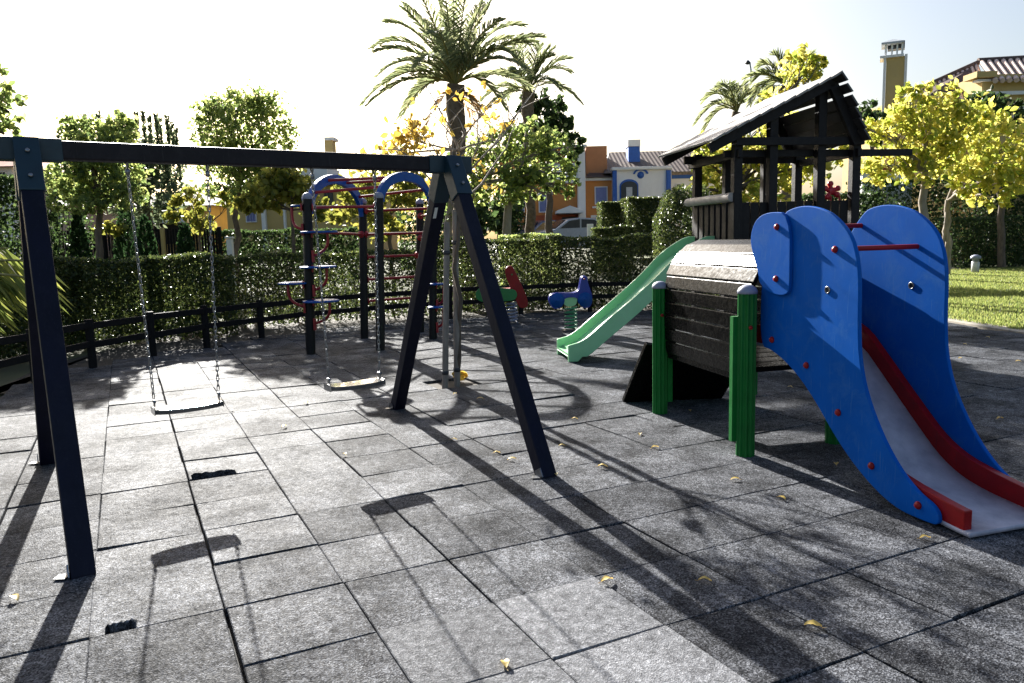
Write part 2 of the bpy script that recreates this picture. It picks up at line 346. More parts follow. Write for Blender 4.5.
vs = sc.view_settings; vs.view_transform = 'Standard'; vs.look = 'None'; vs.gamma = 1; vs.use_curve_mapping = False; vs.exposure = 1.85
cy = sc.cycles; cy.max_bounces = 7; cy.diffuse_bounces = 5; cy.glossy_bounces = 3; cy.transmission_bounces = 4; cy.use_denoising = True
cy.sample_clamp_indirect = 6
# ------------------------------------------------------------------ setting: ground, paving, lawn
def sheet(name, pts, z, mat, kind='structure'):
    mb = MB(); mb.add([(p[0], p[1], z) for p in pts], [tuple(range(len(pts)))]); o = obj(name, mb, mat); tag(o, kind=kind); return o
mb = MB(); xs = [-900, -200, -60, -30, -20, -15, -10, -6, -3, 0, 2, 3.5, 4.5, 5.5, 6.5, 7.5, 9, 14, 22, 40, 120, 900]
ys = [-60, 0, 10, 16, 17.5, 18.5, 20, 21.5, 23, 24.5, 26.5, 30, 40, 60, 120, 400, 1600]
mb.add([(x, y, gz(x, y)-.06) for y in ys for x in xs], [(j*len(xs)+i, j*len(xs)+i+1, (j+1)*len(xs)+i+1, (j+1)*len(xs)+i) for j in range(len(ys)-1) for i in range(len(xs)-1)], sm=True)
tag(obj('ground', mb, 'earth'), kind='structure')
FP = [G(-420, 560), G(-120, 425), G(0, 392), G(100, 366), G(200, 347), G(310, 331), G(430, 319), G(560, 312), G(660, 309), G(760, 306)]   # the low fence line
FP = [Vector((p.x, p.y, 0)) for p in FP]
LE = [G(760, 306), G(930, 318), G(1024, 333), G(1200, 356)]                                                                              # the lawn edge
LE = [Vector((p.x, p.y, 0)) for p in LE]
area = [Vector((-9, -1, 0))]+FP+LE[1:]+[Vector((16, -1, 0))]
def inside(x, y, poly):
    r = False; n = len(poly)
    for i in range(n):
        a, b = poly[i], poly[(i+1) % n]
        if (a.y > y) != (b.y > y) and x < (b.x-a.x)*(y-a.y)/(b.y-a.y)+a.x: r = not r
    return r
ta = R_(63.65); dA = Vector((math.sin(ta), math.cos(ta), 0)); dB = Vector((-math.cos(ta), math.sin(ta), 0))
A0, B0, T = .265, 2.29, .5
def ab(p): return (p.x*dA.x+p.y*dA.y, p.x*dB.x+p.y*dB.y)
sheet('paving_base', [p+(Vector((0, 0, 0))) for p in area], -.045, 'under')
mb = MB(); pit = ab(G(452, 386)); new_spots = [ab(G(*q)) for q in ((440, 650), (560, 615), (640, 660), (500, 690)) ]
notches = []          # chunks broken out of tiles: (tile i, j, side, from, to, depth)
for quad in (((187, 474), (236, 471), .13), ((104, 628), (136, 623), .095)):
    (x0, y0), (x1, y1), dep = quad; p, q = ab(G(x0, y0)), ab(G(x1, y1)); notches.append(((p[0]+q[0])/2, (p[1]+q[1])/2, p[0], q[0], dep))
rt = random.Random(3); notched = {}
for i in range(-26, 40):
    for j in range(-10, 60):
        a0, b0 = A0+i*T, B0+j*T; c = dA*(a0+T/2)+dB*(b0+T/2)
        if c.y < .2 or not inside(c.x, c.y, area) or abs(c.x) > c.y*.9+3.0: continue
        if a0 < pit[0] < a0+T and b0 < pit[1] < b0+T: continue
        ga0, ga1 = (.0045 if i % 2 == 0 else .0008), (.0045 if i % 2 else .0008); gb0, gb1 = (.0038 if j % 2 == 0 else .0006), (.0038 if j % 2 else .0006)
        jx = [rt.gauss(0, .0022) for _ in range(4)]
        e = [a0+ga0+jx[0], a0+T-ga1+jx[1], b0+gb0+jx[2], b0+T-gb1+jx[3]]
        h0 = rt.gauss(0, .0018); tx, ty = rt.gauss(0, .002), rt.gauss(0, .002)
        if rt.random() < .10: h0 += .003; ty += .003*rt.choice((-1, 1))
        new = any(abs(a0+T/2-s[0]) < T/2 and abs(b0+T/2-s[1]) < T/2 for s in new_spots)
        if new: h0 += .004
        out = [(e[0], e[2]), (e[1], e[2]), (e[1], e[3]), (e[0], e[3])]
        for na, nb, s0, s1, dep in notches:
            if a0 < na < a0+T and b0-.1 < nb < b0+.4 and not notched.get((na, nb)):
                notched[(na, nb)] = 1; s0 = max(s0, e[0]+.01); s1 = min(s1, e[1]-.01); n_ = 12
                cut = [(s0+(s1-s0)*k/n_, e[2]+dep*(.82+.3*rt.random()) if 0 < k < n_ else e[2]+dep*.7) for k in range(n_+1)]
                out = [(e[0], e[2]), (s0, e[2])]+cut+[(s1, e[2]), (e[1], e[2]), (e[1], e[3]), (e[0], e[3])]
        bev = .004; cx_, cy_ = (e[0]+e[1])/2, (e[2]+e[3])/2
        def P3(a, b, z, k=0):
            if k: a += bev*(1 if a < cx_ else -1); b += bev*(1 if b < cy_ else -1)
            zz = z+h0+tx*(a-cx_)/T*2+ty*(b-cy_)/T*2 if z > -.03 else z
            p = dA*a+dB*b; return (p.x, p.y, zz)
        n_ = len(out)
        vs_ = [P3(a, b, -.04) for a, b in out]+[P3(a, b, -.004) for a, b in out]+[P3(a, b, 0, 1) for a, b in out]
        fs_ = [(k, (k+1) % n_, (k+1) % n_+n_, k+n_) for k in range(n_)]+[(k+n_, (k+1) % n_+n_, (k+1) % n_+2*n_, k+2*n_) for k in range(n_)]+[tuple(range(2*n_, 3*n_))]
        mb.add(vs_, fs_, 1 if new else 0)
tag(obj('playground_paving', mb, ['rubber', 'rubber_new']), kind='structure')
pc = dA*(A0+T*(math.floor((pit[0]-A0)/T)+.5))+dB*(B0+T*(math.floor((pit[1]-B0)/T)+.5))
mb = MB(); mb.box((pc.x, pc.y, -.036), (T, T, .02), PI/2-ta); tag(obj('soil_patch', mb, 'soil'), kind='structure')
# soil bed between fence and hedge, kerb strip and lawn
bed = [p+Vector((0, -.02, 0)) for p in FP]+[p+Vector((-.6, 3.4, 0)) for p in FP[::-1]]
sheet('soil_bed', bed, -.02, 'soil')
mb = MB()
for a, b in zip(LE[:-1], LE[1:]): mb.bar(a+Vector((0, .12, .0)), b+Vector((0, .12, .0)), .30, .06)
tag(obj('kerb_strip', mb, 'curb'), kind='structure')
LQ = [LE[0]+Vector((-1.2, .25, 0)), LE[1]+Vector((0, .25, 0)), LE[2]+Vector((0, .25, 0)), LE[3]+Vector((0, .25, 0)), Vector((45, 14, 0)), Vector((45, 60, 0)), Vector((7, 60, 0)), Vector((5, 18, 0))]
sheet('lawn', LQ, -.004, 'lawn')
mb = MB(); mb.bar(G(930, 268.5), G(1100, 271), 1.1, .02); tag(obj('path', mb, 'curb'), kind='structure')
pts = []
while len(pts) < 60000:
    x = rng.uniform(4, 26); y = 10+rng.random()**1.4*18
    if x > y*.35 and x < y*.74 and inside(x, y, LQ): pts.append((x, y, .02))
pts = np.array(pts)
o = leaves('grass', pts, .07, 'grass_blade', aspect=.22, D=np.tile([[0, 0, 1.0]], (len(pts), 1))); tag(o, kind='stuff')
mb = MB(); mb.add([(-70, 35, .97), (12, 35, .97), (12, 41.5, .97), (-70, 41.5, .97)], [(0, 1, 2, 3)]); tag(obj('road', mb, 'asphalt'), kind='structure')
# ------------------------------------------------------------------ swing frame and swings
fl, bl, fr, br = G(83, 574), G(48, 462), G(547, 476), G(397, 408)
bL = at(-14, 152, (fl.y+bl.y)/2-.20); bR = at(467, 163, (fr.y+br.y)/2+.03)
zb = (bL.z+bR.z)/2; bL.z = zb; bR.z = zb
bd = (bR-bL).normalized()
sf = thing('swing_set', 'dark timber swing frame with teal metal corner brackets over the tiles', 'swing set', ((fl.x+fr.x)/2, (fl.y+br.y)/2, 0))
mb = MB(); mb.bar(bL, bR, .095, .105); obj('beam', mb, 'beam_brown', sf, bevel=.012)
tl = at(25, 152, (fl.y+bl.y)/2); tl = bL+bd*((tl-bL).dot(bd)); tr_ = bR-bd*.16
side = bd.cross(Vector((0, 0, 1)))
for top, foots in ((tl, (fl, bl)), (tr_, (fr, br))):
    mb2 = MB()
    for ft in foots:
        sgn = 1 if ft.y < top.y else -1
        t = top+side*sgn*(.05 if side.y < 0 else -.05)*1+Vector((0, 0, .01))
        foot = Vector((ft.x, ft.y, -.02))
        mb = MB(); mb.bar(t, foot, .098, .105, up=bd); lg = obj('leg', mb, 'navy', sf, bevel=.009)
        d = (foot-t).normalized()
        fp = foot+Vector((0, 0, .035)); mb = MB(); mb.bar(fp-bd*.060-d*.04, fp-bd*.060+d*.02, .006, .07, up=bd.cross(d)); mb.box((fp.x-bd.x*.085, fp.y-bd.y*.085, .008), (.05, .05, .006)); obj('foot_plate', mb, 'zinc', lg)
        mb2.bar(t-d*.03, t+d*.29, .112, .122, up=bd)
        if ft is br:
            e = t+d*.33; outn = bd.cross(d); outn = outn if outn.y < 0 else -outn
            mb = MB(); mb.bar(e-bd*.0+outn*.052-bd*.03, e+d*.09+outn*.052-bd*.03, .003, .025, up=bd); obj('sticker', mb, 'label', lg)
    k = (top-bL).dot(bd); a = bL+bd*(k-.18); b = bL+bd*(k+.17); mb2.bar(a, b, .112, .122)
    br_ = obj('corner_bracket', mb2, 'teal', sf, bevel=.006)
    ft = foots[0]; t = top+side*(.05 if side.y < 0 else -.05)+Vector((0, 0, .02)); d = (Vector((ft.x, ft.y, 0))-t).normalized()
    n_ = d.cross(bd); n_ = n_ if n_.y < 0 else -n_
    for q in (.07, .22):
        mb = MB(); mb.lathe(t+d*q+n_*.06, [(.012, 0), (.012, .006), (.006, .010)], 10, ax=n_); obj('bolt', mb, 'zinc', br_)
def beam_pt(px, py):
    s, z = onplane(px, py, bL.to_2d(), bd.to_2d().normalized()); return bL+bd*s, z
def chain_mb(p, q, wob):
    mb = MB(); p, q = Vector(p), Vector(q); L_ = (q-p).length; n = int(L_/.031); d = (q-p).normalized(); x = d.orthogonal().normalized(); y = d.cross(x)
    for i in range(n):
        c = p+d*(i+.5)*(L_/n); a = wob+i*PI/2; u = x*math.cos(a)+y*math.sin(a)
        pts = [c+d*((.0155*math.sin(t)+(.0065 if math.sin(t) > 0 else -.0065)))+u*.0075*math.cos(t) for t in [2*PI*k/10 for k in range(10)]]
        mb.tube(pts, (.003), 5, closed=True)
    return mb
swing_labels = ['swing hanging nearer the camera beside the left legs of the timber frame', 'swing hanging farther away in front of the climbing frame']
first = None
for k, (pa, pb, sa, sb) in enumerate((((131, 166), (210.5, 167), (155, 409), (219, 405)), ((319, 169), (373, 169), (325, 379), (380, 373)))):
    tA, _ = beam_pt(*pa); tB, _ = beam_pt(*pb); _, zs = beam_pt((sa[0]+sb[0])/2, (sa[1]+sb[1])/2)
    mid = (tA+tB)/2-bd*.02; w_ = .40
    if k == 0:
        loc = Vector((mid.x, mid.y, zs)); zs0 = zs
        sw = thing('swing', swing_labels[0], 'swing', loc, 'swings hanging from the timber frame'); first = sw
        mb = MB(); nn = 14
        for side_ in (1,):
            prof = []
            for i in range(nn+1):
                s = (i/nn-.5); prof.append((s*w_, .007*(2*s)**2-.002))
            up_, lo_ = [], []
            for s, z in prof:
                hw = .085*(1-.25*abs(s/w_*2)**4)
                up_.append((s, z+.014, hw)); lo_.append((s, z-.016, hw))
            vs_ = []
            for (s, z, hw), (_, z2, _) in zip(up_, lo_):
                for zz, sd in ((z, 1), (z, -1), (z2, -1), (z2, 1)): vs_.append(loc+bd*s+side*sd*hw+Vector((0, 0, zz)))
            fs_ = [(i*4+j, i*4+(j+1) % 4, (i+1)*4+(j+1) % 4, (i+1)*4+j) for i in range(nn) for j in range(4)]+[(0, 1, 2, 3), (nn*4+3, nn*4+2, nn*4+1, nn*4)]
            mb.add(vs_, [f[::-1] for f in fs_], 0, False)
        obj('seat', mb, 'seat_rubber', sw, bevel=.007, seg=3)
        for s in (-1, 1):
            tp = Vector((mid.x, mid.y, 0))+bd*s*.222; tp.z = zb-.055
            bt = loc+bd*s*(w_/2-.012)+Vector((0, 0, .03))
            mb = MB()
            for sd in (-1, 1): mb.tube([tp+side*sd*.02+Vector((0, 0, .05)), tp+side*sd*.02+Vector((0, 0, -.005)), tp+Vector((0, 0, -.035))], .006, 6)
            mb.lathe(tp+Vector((0, 0, -.05)), [(.006, -.02), (.014, -.012), (.014, .012), (.006, .02)], 10)
            obj('hanger', mb, 'zinc', sw)
            obj('chain', chain_mb(tp+Vector((0, 0, -.06)), bt+Vector((0, 0, .05)), .3 if s > 0 else 1.0), 'zinc', sw)
            mb = MB(); mb.bar(bt+Vector((0, 0, -.03)), bt+Vector((0, 0, .035)), .035, .006, up=bd); mb.lathe(bt+side*.022+Vector((0, 0, .03)), [(.009, -.044), (.009, 0)], 8, ax=side); obj('shackle', mb, 'zinc', sw)
    else:
        sw = copy_tree(first); sw['label'] = swing_labels[1]; sw.location = Vector((mid.x, mid.y, zs0))
# ------------------------------------------------------------------ blue slide joined to plank tunnel on green posts
O = G(745, 455); O.z = 0
pm = G(660, 413); p3 = G(838, 442)
v_ = Vector((pm.x-O.x, pm.y-O.y, 0)); LT = v_.length; v_.normalize(); u_ = Vector((v_.y, -v_.x, 0)); WT = .80
def TF(u, v, z): return O+u_*u+v_*v+Vector((0, 0, z))
st = thing('slide_tower', 'blue slide with red edges joined to a black plank tunnel on green posts', 'slide', O)
def fluted(mb, c, h):
    n = 40; out = []
    for k in range(n):
        a = 2*PI*k/n; r = .058+.006*(1 if k % 4 < 2 else -1)*(.9)
        out.append((c.x+r*math.cos(a), c.y+r*math.sin(a), -.02))
    mb.prism(out, (0, 0, h+.02))
for (c, h) in ((O, 1.10), (pm, 1.06), (G(834, 442), 1.10), (TF(WT, LT, 0), 1.06)):
    c = Vector((c.x, c.y, 0)); mb = MB(); fluted(mb, c, h)
    s_ = -1 if (c-O).length < .05 else 1
    fo_ = u_*(.074*s_)+v_*(-.02 if s_ > 0 else .03); mb.bar(c+fo_+Vector((0, 0, .10)), c+fo_+Vector((0, 0, h-.15)), .045, .04, up=v_)
    p = obj('post', mb, 'green_post', st, bevel=0)
    mb = MB(); mb.lathe(c+Vector((0, 0, h)), [(.066, 0), (.066, .018), (.055, .04), (.03, .055), (.005, .06)], 18); obj('post_cap', mb, 'cap_grey', p)
    mb = MB(); mb.lathe(c-v_*.062+u_*-.01+Vector((0, 0, h-.22)), [(.014, 0), (.014, .008), (.006, .016)], 10, ax=-v_); obj('bolt', mb, 'red_paint', p)
# platform under the tunnel
mb = MB()
for k in range(7): mb.box(tuple(TF(WT/2, .1+k*(LT-.2)/6, .58)), (.68, .17, .035), math.atan2(u_.y, u_.x))
mb.bar(TF(.07, .03, .53), TF(.07, LT-.05, .53), .05, .10); mb.bar(TF(WT-.07, .03, .53), TF(WT-.07, LT-.05, .53), .05, .10)
obj('platform', mb, 'dark_timber', st, bevel=.005)
# tunnel: curved shell of planks running along v
prof = [(.03, .52), (.015, .72), (.008, .93), (.022, 1.09), (.065, 1.23), (.14, 1.345), (.24, 1.425), (.40, 1.46)]
prof = prof+[(.80-a, b) for a, b in prof[-2::-1]]
pts = smooth_open(prof, 2); acc = [0]
for a, b in zip(pts[:-1], pts[1:]): acc.append(acc[-1]+math.hypot(b[0]-a[0], b[1]-a[1]))
def along(s):
    s = max(0, min(acc[-1]-1e-6, s))
    for i in range(len(acc)-1):
        if acc[i+1] >= s: t = (s-acc[i])/(acc[i+1]-acc[i]); return (pts[i][0]*(1-t)+pts[i+1][0]*t, pts[i][1]*(1-t)+pts[i+1][1]*t)
mb = MB(); npk = 21; wpk = acc[-1]/npk; rp = random.Random(5)
for k in range(npk):
    a, b = along(k*wpk+.005), along((k+1)*wpk-.005)
    dx, dz = b[0]-a[0], b[1]-a[1]; l = math.hypot(dx, dz); nx, nz = -dz/l, dx/l
    o1, o2 = rp.uniform(-.004, .004), rp.uniform(-.004, .004); v0, v1 = .02+rp.uniform(-.012, .012), LT-.02+rp.uniform(-.012, .012)
    if (a[1]+b[1])/2 < .74: v0, v1 = .12, LT-.06
    A_ = TF(a[0]+nx*o1, v0, a[1]+nz*o1); B_ = TF(b[0]+nx*o2, v0, b[1]+nz*o2)
    th = u_*nx*.028+Vector((0, 0, nz*.028))
    e = v_*(v1-v0)
    mb.add([A_-th, B_-th, B_, A_, A_-th+e, B_-th+e, B_+e, A_+e], [(0, 1, 2, 3), (7, 6, 5, 4), (3, 2, 6, 7), (0, 4, 5, 1), (0, 3, 7, 4), (1, 5, 6, 2)])
obj('tunnel', mb, 'dark_timber', st, bevel=.006)
for vv in (.10, LT-.12):
    mb = MB(); q = [TF(a+(.4-a)*.075, vv, b-(b-.6)*.075) for a, b in pts]
    for a, b in zip(q[:-1], q[1:]): mb.bar(a, b, .05, .05, up=v_)
    obj('tunnel_rib', mb, 'dark_timber', st)
# slatted ramp under the tunnel, its foot on the tiles behind
rl, rr = G(630, 402), G(712, 398); tlr = at(653, 346, 6.72); trr = at(742, 350, 6.78)
for a in (rl, rr): a.z = 0
rp_ = MB()
for k in range(9):
    t0 = .06+k*.105; a = rl.lerp(tlr, t0); b = rr.lerp(trr, t0); rp_.bar(a, b, .03, .105, up=(tlr-rl))
rampo = obj('ramp', rp_, 'dark_timber', st, bevel=.004)
for a, b in ((rl, tlr), (rr, trr)):
    mb = MB(); mb.bar(a, a.lerp(b, 1.03), .05, .15, up=(rr-rl)); mb2 = mb; obj('ramp_rail', mb2, 'dark_timber', rampo, bevel=.004)
# blue side panels and chute
S_ = 284/554
def Zp(a, b): return (740+a*S_, 190+b*S_)
P1 = G(*Zp(386, 662)); top = at(755, 300, 5.22); sd = Vector((P1.x-top.x, P1.y-top.y, 0)).normalized(); su = Vector((-sd.y, sd.x, 0)); sp0 = Vector((top.x, top.y, 0))
def SP(s, z, off=0): return sp0+sd*s+su*off+Vector((0, 0, z))
def op(q): return onplane(*Zp(*q), sp0.to_2d(), sd.to_2d())
out = [op(q) for q in [(40, 200), (52, 110), (85, 45), (105, 34), (130, 30), (160, 36), (185, 50), (215, 85), (228, 130), (232, 180), (230, 260), (232, 330), (245, 400), (275, 480), (310, 545), (345, 590), (385, 622), (389, 656), (360, 656), (300, 620), (240, 560), (190, 490), (140, 400), (100, 345), (60, 310), (40, 305)]]
out = [(s, max(z, .012)) for s, z in out]
outs = smooth(out, 2)
def hull_inset(o): return o
SW = .615
bolts = [op(q) for q in [(63, 292), (130, 342), (192, 434), (257, 538), (348, 615)]]
for off, near in ((0, True), (SW, False)):
    mb = MB(); mb.prism([SP(s, z, off) for s, z in outs], su*.026)
    pn = obj('side_panel', mb, 'blue_panel', st, bevel=.005)
    hole = op((171, 195)); mb = MB(); mb.tube([SP(hole[0]+.019*math.cos(2*PI*k/16), hole[1]+.019*math.sin(2*PI*k/16), off-.002) for k in range(16)], .004, 6, closed=True); rg = obj('peep_hole', mb, 'zinc', pn); mb = MB(); mb.prism([SP(hole[0]+.017*math.cos(2*PI*k/16), hole[1]+.017*math.sin(2*PI*k/16), off-.001) for k in range(16)], su*.028); obj('hole_shade_disc', mb, 'dark_frame', rg)  # zinc ring; solid dark disc stands in for the shaded hole
    if near:
        mb = MB()
        for s, z in bolts+[op((186, 116))]: mb.lathe(SP(s, z, off), [(.021, 0), (.021, .006), (.014, .016), (.005, .019)], 14, ax=-su)
        for k, (s, z) in enumerate(bolts+[op((186, 116))]):
            mb = MB(); mb.lathe(SP(s, z, off), [(.021, 0), (.021, .006), (.014, .016), (.005, .019)], 14, ax=-su); obj('bolt', mb, 'red_paint', pn)
        mb = MB(); pl = smooth([op(q) for q in [(104, 45), (60, 42), (35, 58), (25, 95), (32, 130), (42, 162), (42, 178), (55, 195), (80, 206), (100, 203), (103, 180)]], 2)
        mb.prism([SP(s, z, -.024) for s, z in pl], su*.0235); cp = obj('cover_plate', mb, 'blue_panel', pn, bevel=.004)
        for q in ((79, 72), (77, 173)):
            mb = MB(); s, z = op(q); mb.lathe(SP(s, z, -.024), [(.021, 0), (.021, .006), (.014, .016), (.005, .019)], 14, ax=-su); obj('bolt', mb, 'red_paint', cp)
pr0 = sp0+su*(SW-.03)
rb = [onplane(*Zp(*q), pr0.to_2d(), sd.to_2d()) for q in [(235, 312), (290, 392), (350, 480), (400, 540), (460, 580), (556, 621)]]
chs = [(-.02, .76), (.12, .755)]+[(s, max(z+.075*min(1, max(.25, (1.35-s)/.5)), .04)) for s, z in rb[:-1]]+[(1.62, .035), (1.72, .033)]
chs = smooth_open(chs, 2)
mb = MB(); n_ = len(chs)
vs_ = [SP(s, z, o_) for s, z in chs for o_ in (.026, SW)]+[SP(s, z-.022, o_) for s, z in chs for o_ in (.026, SW)]
k2 = 2*n_
fs_ = [(2*i, 2*i+1, 2*i+3, 2*i+2) for i in range(n_-1)]+[(k2+2*i, k2+2*i+2, k2+2*i+3, k2+2*i+1) for i in range(n_-1)]+[(0, 2, k2+2, k2)]
fs_ = [(2*i, 2*i+1, 2*i+3, 2*i+2) for i in range(n_-1)]+[(k2+2*i+2, k2+2*i+3, k2+2*i+1, k2+2*i) for i in range(n_-1)]
fs_ += [(2*i, 2*i+2, k2+2*i+2, k2+2*i) for i in range(n_-1)]+[(2*i+3, 2*i+1, k2+2*i+1, k2+2*i+3) for i in range(n_-1)]+[(1, 0, k2, k2+1), (2*n_-2, 2*n_-1, k2+2*n_-1, k2+2*n_-2)]
mb.add(vs_, fs_, 0, True); obj('chute', mb, 'chute', st)
for off in (.03, SW-.052):
    hs_ = [.11 if s > .0 else .11 for s, z in chs]; upc = [SP(s, z+(.12 if s < 1.3 else .12-.06*(s-1.3)), off) for s, z in chs if s < 1.69]; dnc = [SP(s, max(.012, z-.02), off) for s, z in chs if s < 1.69]
    if len(upc) > 3: mb = MB(); mb.prism(upc+dnc[::-1], su*.05); obj('slide_edge', mb, 'red_paint', st, bevel=.006)
for q in ((222, 116), (198, 70)):
    s, z = op(q); s2, z2 = (.74, 1.392) if q[0] == 222 else (.27, 1.527)
    mb = MB(); mb.tube([SP(s2, z2, .02), SP(s2, z2, SW+.005)], .015, 12); obj('crossbar', mb, 'red_paint', st)
# ------------------------------------------------------------------ playhouse with green slide
Hn = at(735, 300, 9.0); Hn.z = 0; hv = Vector((-.152, .988, 0)); hu = Vector((.988, .152, 0))
def HP(u, v, z): return Hn+hu*u+hv*v+Vector((0, 0, z))
def hp(x, y, v=0):
    p = Hn+hv*v; return onplane(x, y, p.to_2d(), hu.to_2d())
ph = thing('playhouse', 'dark timber playhouse with steep plank roof and a pale green slide', 'playhouse', Hn)
DV = 1.30
zbm = hp(772, 151)[1]; UR = hp(855, 155)[0]; u772 = hp(772, 155)[0]; ridge = hp(822, 82); u820 = hp(820, 155)[0]
PF = 1.12
ridgeN = hp(843, 71, -.28); eL = hp(713, 139, -.28); eR = hp(870, 139, -.28)
def roofz(u): return ridgeN[1]+(u-ridgeN[0])*((ridgeN[1]-eL[1])/(ridgeN[0]-eL[0])) if u < ridgeN[0] else ridgeN[1]-(u-ridgeN[0])*((ridgeN[1]-eR[1])/(eR[0]-ridgeN[0]))
for u, v, zt in ((0, 0, zbm+.13), (u772, 0, roofz(u772)-.10), (u820, 0, roofz(u820)-.08), (UR, 0, zbm+.16), (.06, DV, zbm+.1), (UR, DV, zbm+.1), (.17, 0.62, zbm), (UR-.45, DV, zbm+.02)):
    mb = MB(); a = HP(u, v, -.02); b = HP(u, v, zt); mb.bar(a, b, .10, .10, up=hv); p = obj('post', mb, 'house_timber', ph, bevel=.008)
    if v == 0:
        mb = MB(); mb.lathe(HP(u, -.052, zbm+.10), [(.028, 0), (.028, .006), (.016, .016), (.004, .02)], 12, ax=-hv); obj('bolt', mb, 'red_paint', p)
for (a, b, w_, h_) in ((HP(-.05, -.075, zbm+.10), HP(UR+.06, -.075, zbm+.10), .04, .09), (HP(-.12, .085, zbm-.02), HP(UR+.78, .085, zbm-.02), .05, .08),
                       (HP(-.12, DV, zbm+.03), HP(UR+.1, DV, zbm+.03), .05, .10), (HP(.0, -.1, zbm-.03), HP(.0, DV+.1, zbm-.03), .05, .09), (HP(UR, -.1, zbm-.03), HP(UR, DV+.1, zbm-.03), .05, .09)):
    mb = MB(); mb.bar(a, b, w_, h_); obj('beam', mb, 'house_timber', ph, bevel=.006)
# rafters and boards: the roof is two plank slopes, boards run along the ridge
for v in (-.12, DV+.05):
    mb = MB()
    for (a, b) in (((eL[0]+.03, eL[1]-.085), (ridgeN[0]-.02, ridgeN[1]-.085)), ((ridgeN[0]-.03, ridgeN[1]-.10), (eR[0]-.05, eR[1]-.03))):
        mb.bar(HP(a[0], v, a[1]), HP(b[0], v, b[1]), .06, .11, up=hv.cross(HP(b[0], v, b[1])-HP(a[0], v, a[1])))
    obj('rafter', mb, 'house_timber', ph, bevel=.006)
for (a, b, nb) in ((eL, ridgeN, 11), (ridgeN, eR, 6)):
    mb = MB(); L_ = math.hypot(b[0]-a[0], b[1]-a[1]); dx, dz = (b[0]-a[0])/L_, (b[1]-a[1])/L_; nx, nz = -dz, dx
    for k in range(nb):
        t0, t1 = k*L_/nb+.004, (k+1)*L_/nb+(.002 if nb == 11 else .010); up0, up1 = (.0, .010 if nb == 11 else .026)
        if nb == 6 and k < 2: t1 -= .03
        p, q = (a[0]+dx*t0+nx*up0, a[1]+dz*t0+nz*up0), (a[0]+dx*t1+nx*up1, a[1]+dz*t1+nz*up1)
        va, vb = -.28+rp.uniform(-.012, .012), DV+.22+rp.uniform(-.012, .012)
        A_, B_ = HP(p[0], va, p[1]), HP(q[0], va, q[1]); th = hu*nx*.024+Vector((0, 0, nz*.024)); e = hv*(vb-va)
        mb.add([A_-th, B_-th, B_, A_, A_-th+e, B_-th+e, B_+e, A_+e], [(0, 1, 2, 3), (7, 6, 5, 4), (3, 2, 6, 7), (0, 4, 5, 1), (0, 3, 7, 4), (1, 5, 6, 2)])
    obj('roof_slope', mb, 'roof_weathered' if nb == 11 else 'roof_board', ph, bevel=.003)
mb = MB()
for k in range(9): mb.box(tuple(HP(UR/2, .05+k*DV/9+.07, PF)), (UR, .135, .035), math.atan2(hu.y, hu.x))
obj('platform', mb, 'house_timber', ph)
mb = MB(); zr = hp(712, 200, .65)[1]
mb.tube([HP(-.06, -.02, zr), HP(-.06, DV*.5, zr), HP(-.06, DV+.02, zr)], .052, 12); obj('handrail', mb, 'log_wood', ph)
for side_, n_ in (('left', 7), ('front', 12), ('back', 12), ('right', 9)):
    mb = MB()
    for k in range(n_):
        t = (k+.5)/n_
        if side_ == 'left':
            if t > .2 and t < .2: continue
            mb.box(tuple(HP(-.0, .05+t*(DV-.1), (PF+zr)/2-.03)), (.025, .115, zr-PF-.05), math.atan2(hu.y, hu.x))
        elif side_ == 'right': mb.box(tuple(HP(UR, .05+t*(DV-.1), (PF+zr)/2-.03)), (.025, .125, zr-PF-.06), math.atan2(hu.y, hu.x))
        else:
            yy = 0.0 if side_ == 'front' else DV
            mb.box(tuple(HP(.06+t*(UR-.12), yy+.012, (PF+zr)/2-.05+(.0))), (.098, .025, zr-PF-.02+rp.uniform(-.01, .01)), math.atan2(hu.y, hu.x))
    obj('railing', mb, 'house_timber', ph, bevel=.004)
# red handle in the playhouse
hc = at(831, 191, 9.35); mb = MB()
hub = hc
for ang in (100, 160, 235, 20, 330):
    e = hub+hu*.085*math.cos(R_(ang))+Vector((0, 0, .085*math.sin(R_(ang)))); mb.tube([hub, hub.lerp(e, .6), e], [.032, .026, .03], 8)
    mb.lathe(e-hv*.02, [(.01, -.01), (.034, 0), (.034, .03), (.01, .04)], 10, ax=hv)
mb.lathe(hub-hv*.03, [(.03, 0), (.045, .01), (.045, .05), (.02, .06)], 14, ax=hv)
for dx in (0, .11): mb.tube([hub+hu*dx+Vector((0, 0, -.06)), hub+hu*dx+Vector((0, 0, -.32 if dx == 0 else -.16))], .012, 6)
obj('steering_handle', mb, 'flower_red', ph)
# green slide
gE = G(579, 362); n0 = gE+hv*.0
def gp(x, y): return onplane(x, y, gE.to_2d(), hu.to_2d())
sA = [gp(575, 345), gp(590, 336), gp(610, 325), gp(632, 306), gp(655, 282), gp(678, 258), gp(694, 243)]   # near rim, px
sA = [(-.13, .205)]+[gp(*q) for q in [(584, 341), (605, 322), (634, 298), (660, 274), (676, 256), (692, 244)]]+[(1.60, 1.47), (1.72, 1.47)]
rim = smooth_open(sA, 2)
def bot(s, z):                       # underside below the rim
    return max(0.0, z-.24) if s > .25 else z-.24
low = [(s, z-.235 if z-.235 > 0.0 else 0.0) for s, z in rim]
GW = .66
def GP(s, z, o_): return Vector((gE.x, gE.y, 0))+hu*s+hv*o_+Vector((0, 0, z))
mb = MB()
for o_ in (0, GW-.035):
    lowp = [(s, (0.005 if s < .04 else max(.06, z-.24)) if s < .30 else z-.24) for s, z in rim]
    mb.prism([GP(s, z, o_) for s, z in rim]+[GP(s, z, o_) for s, z in lowp[::-1]], hv*.035)
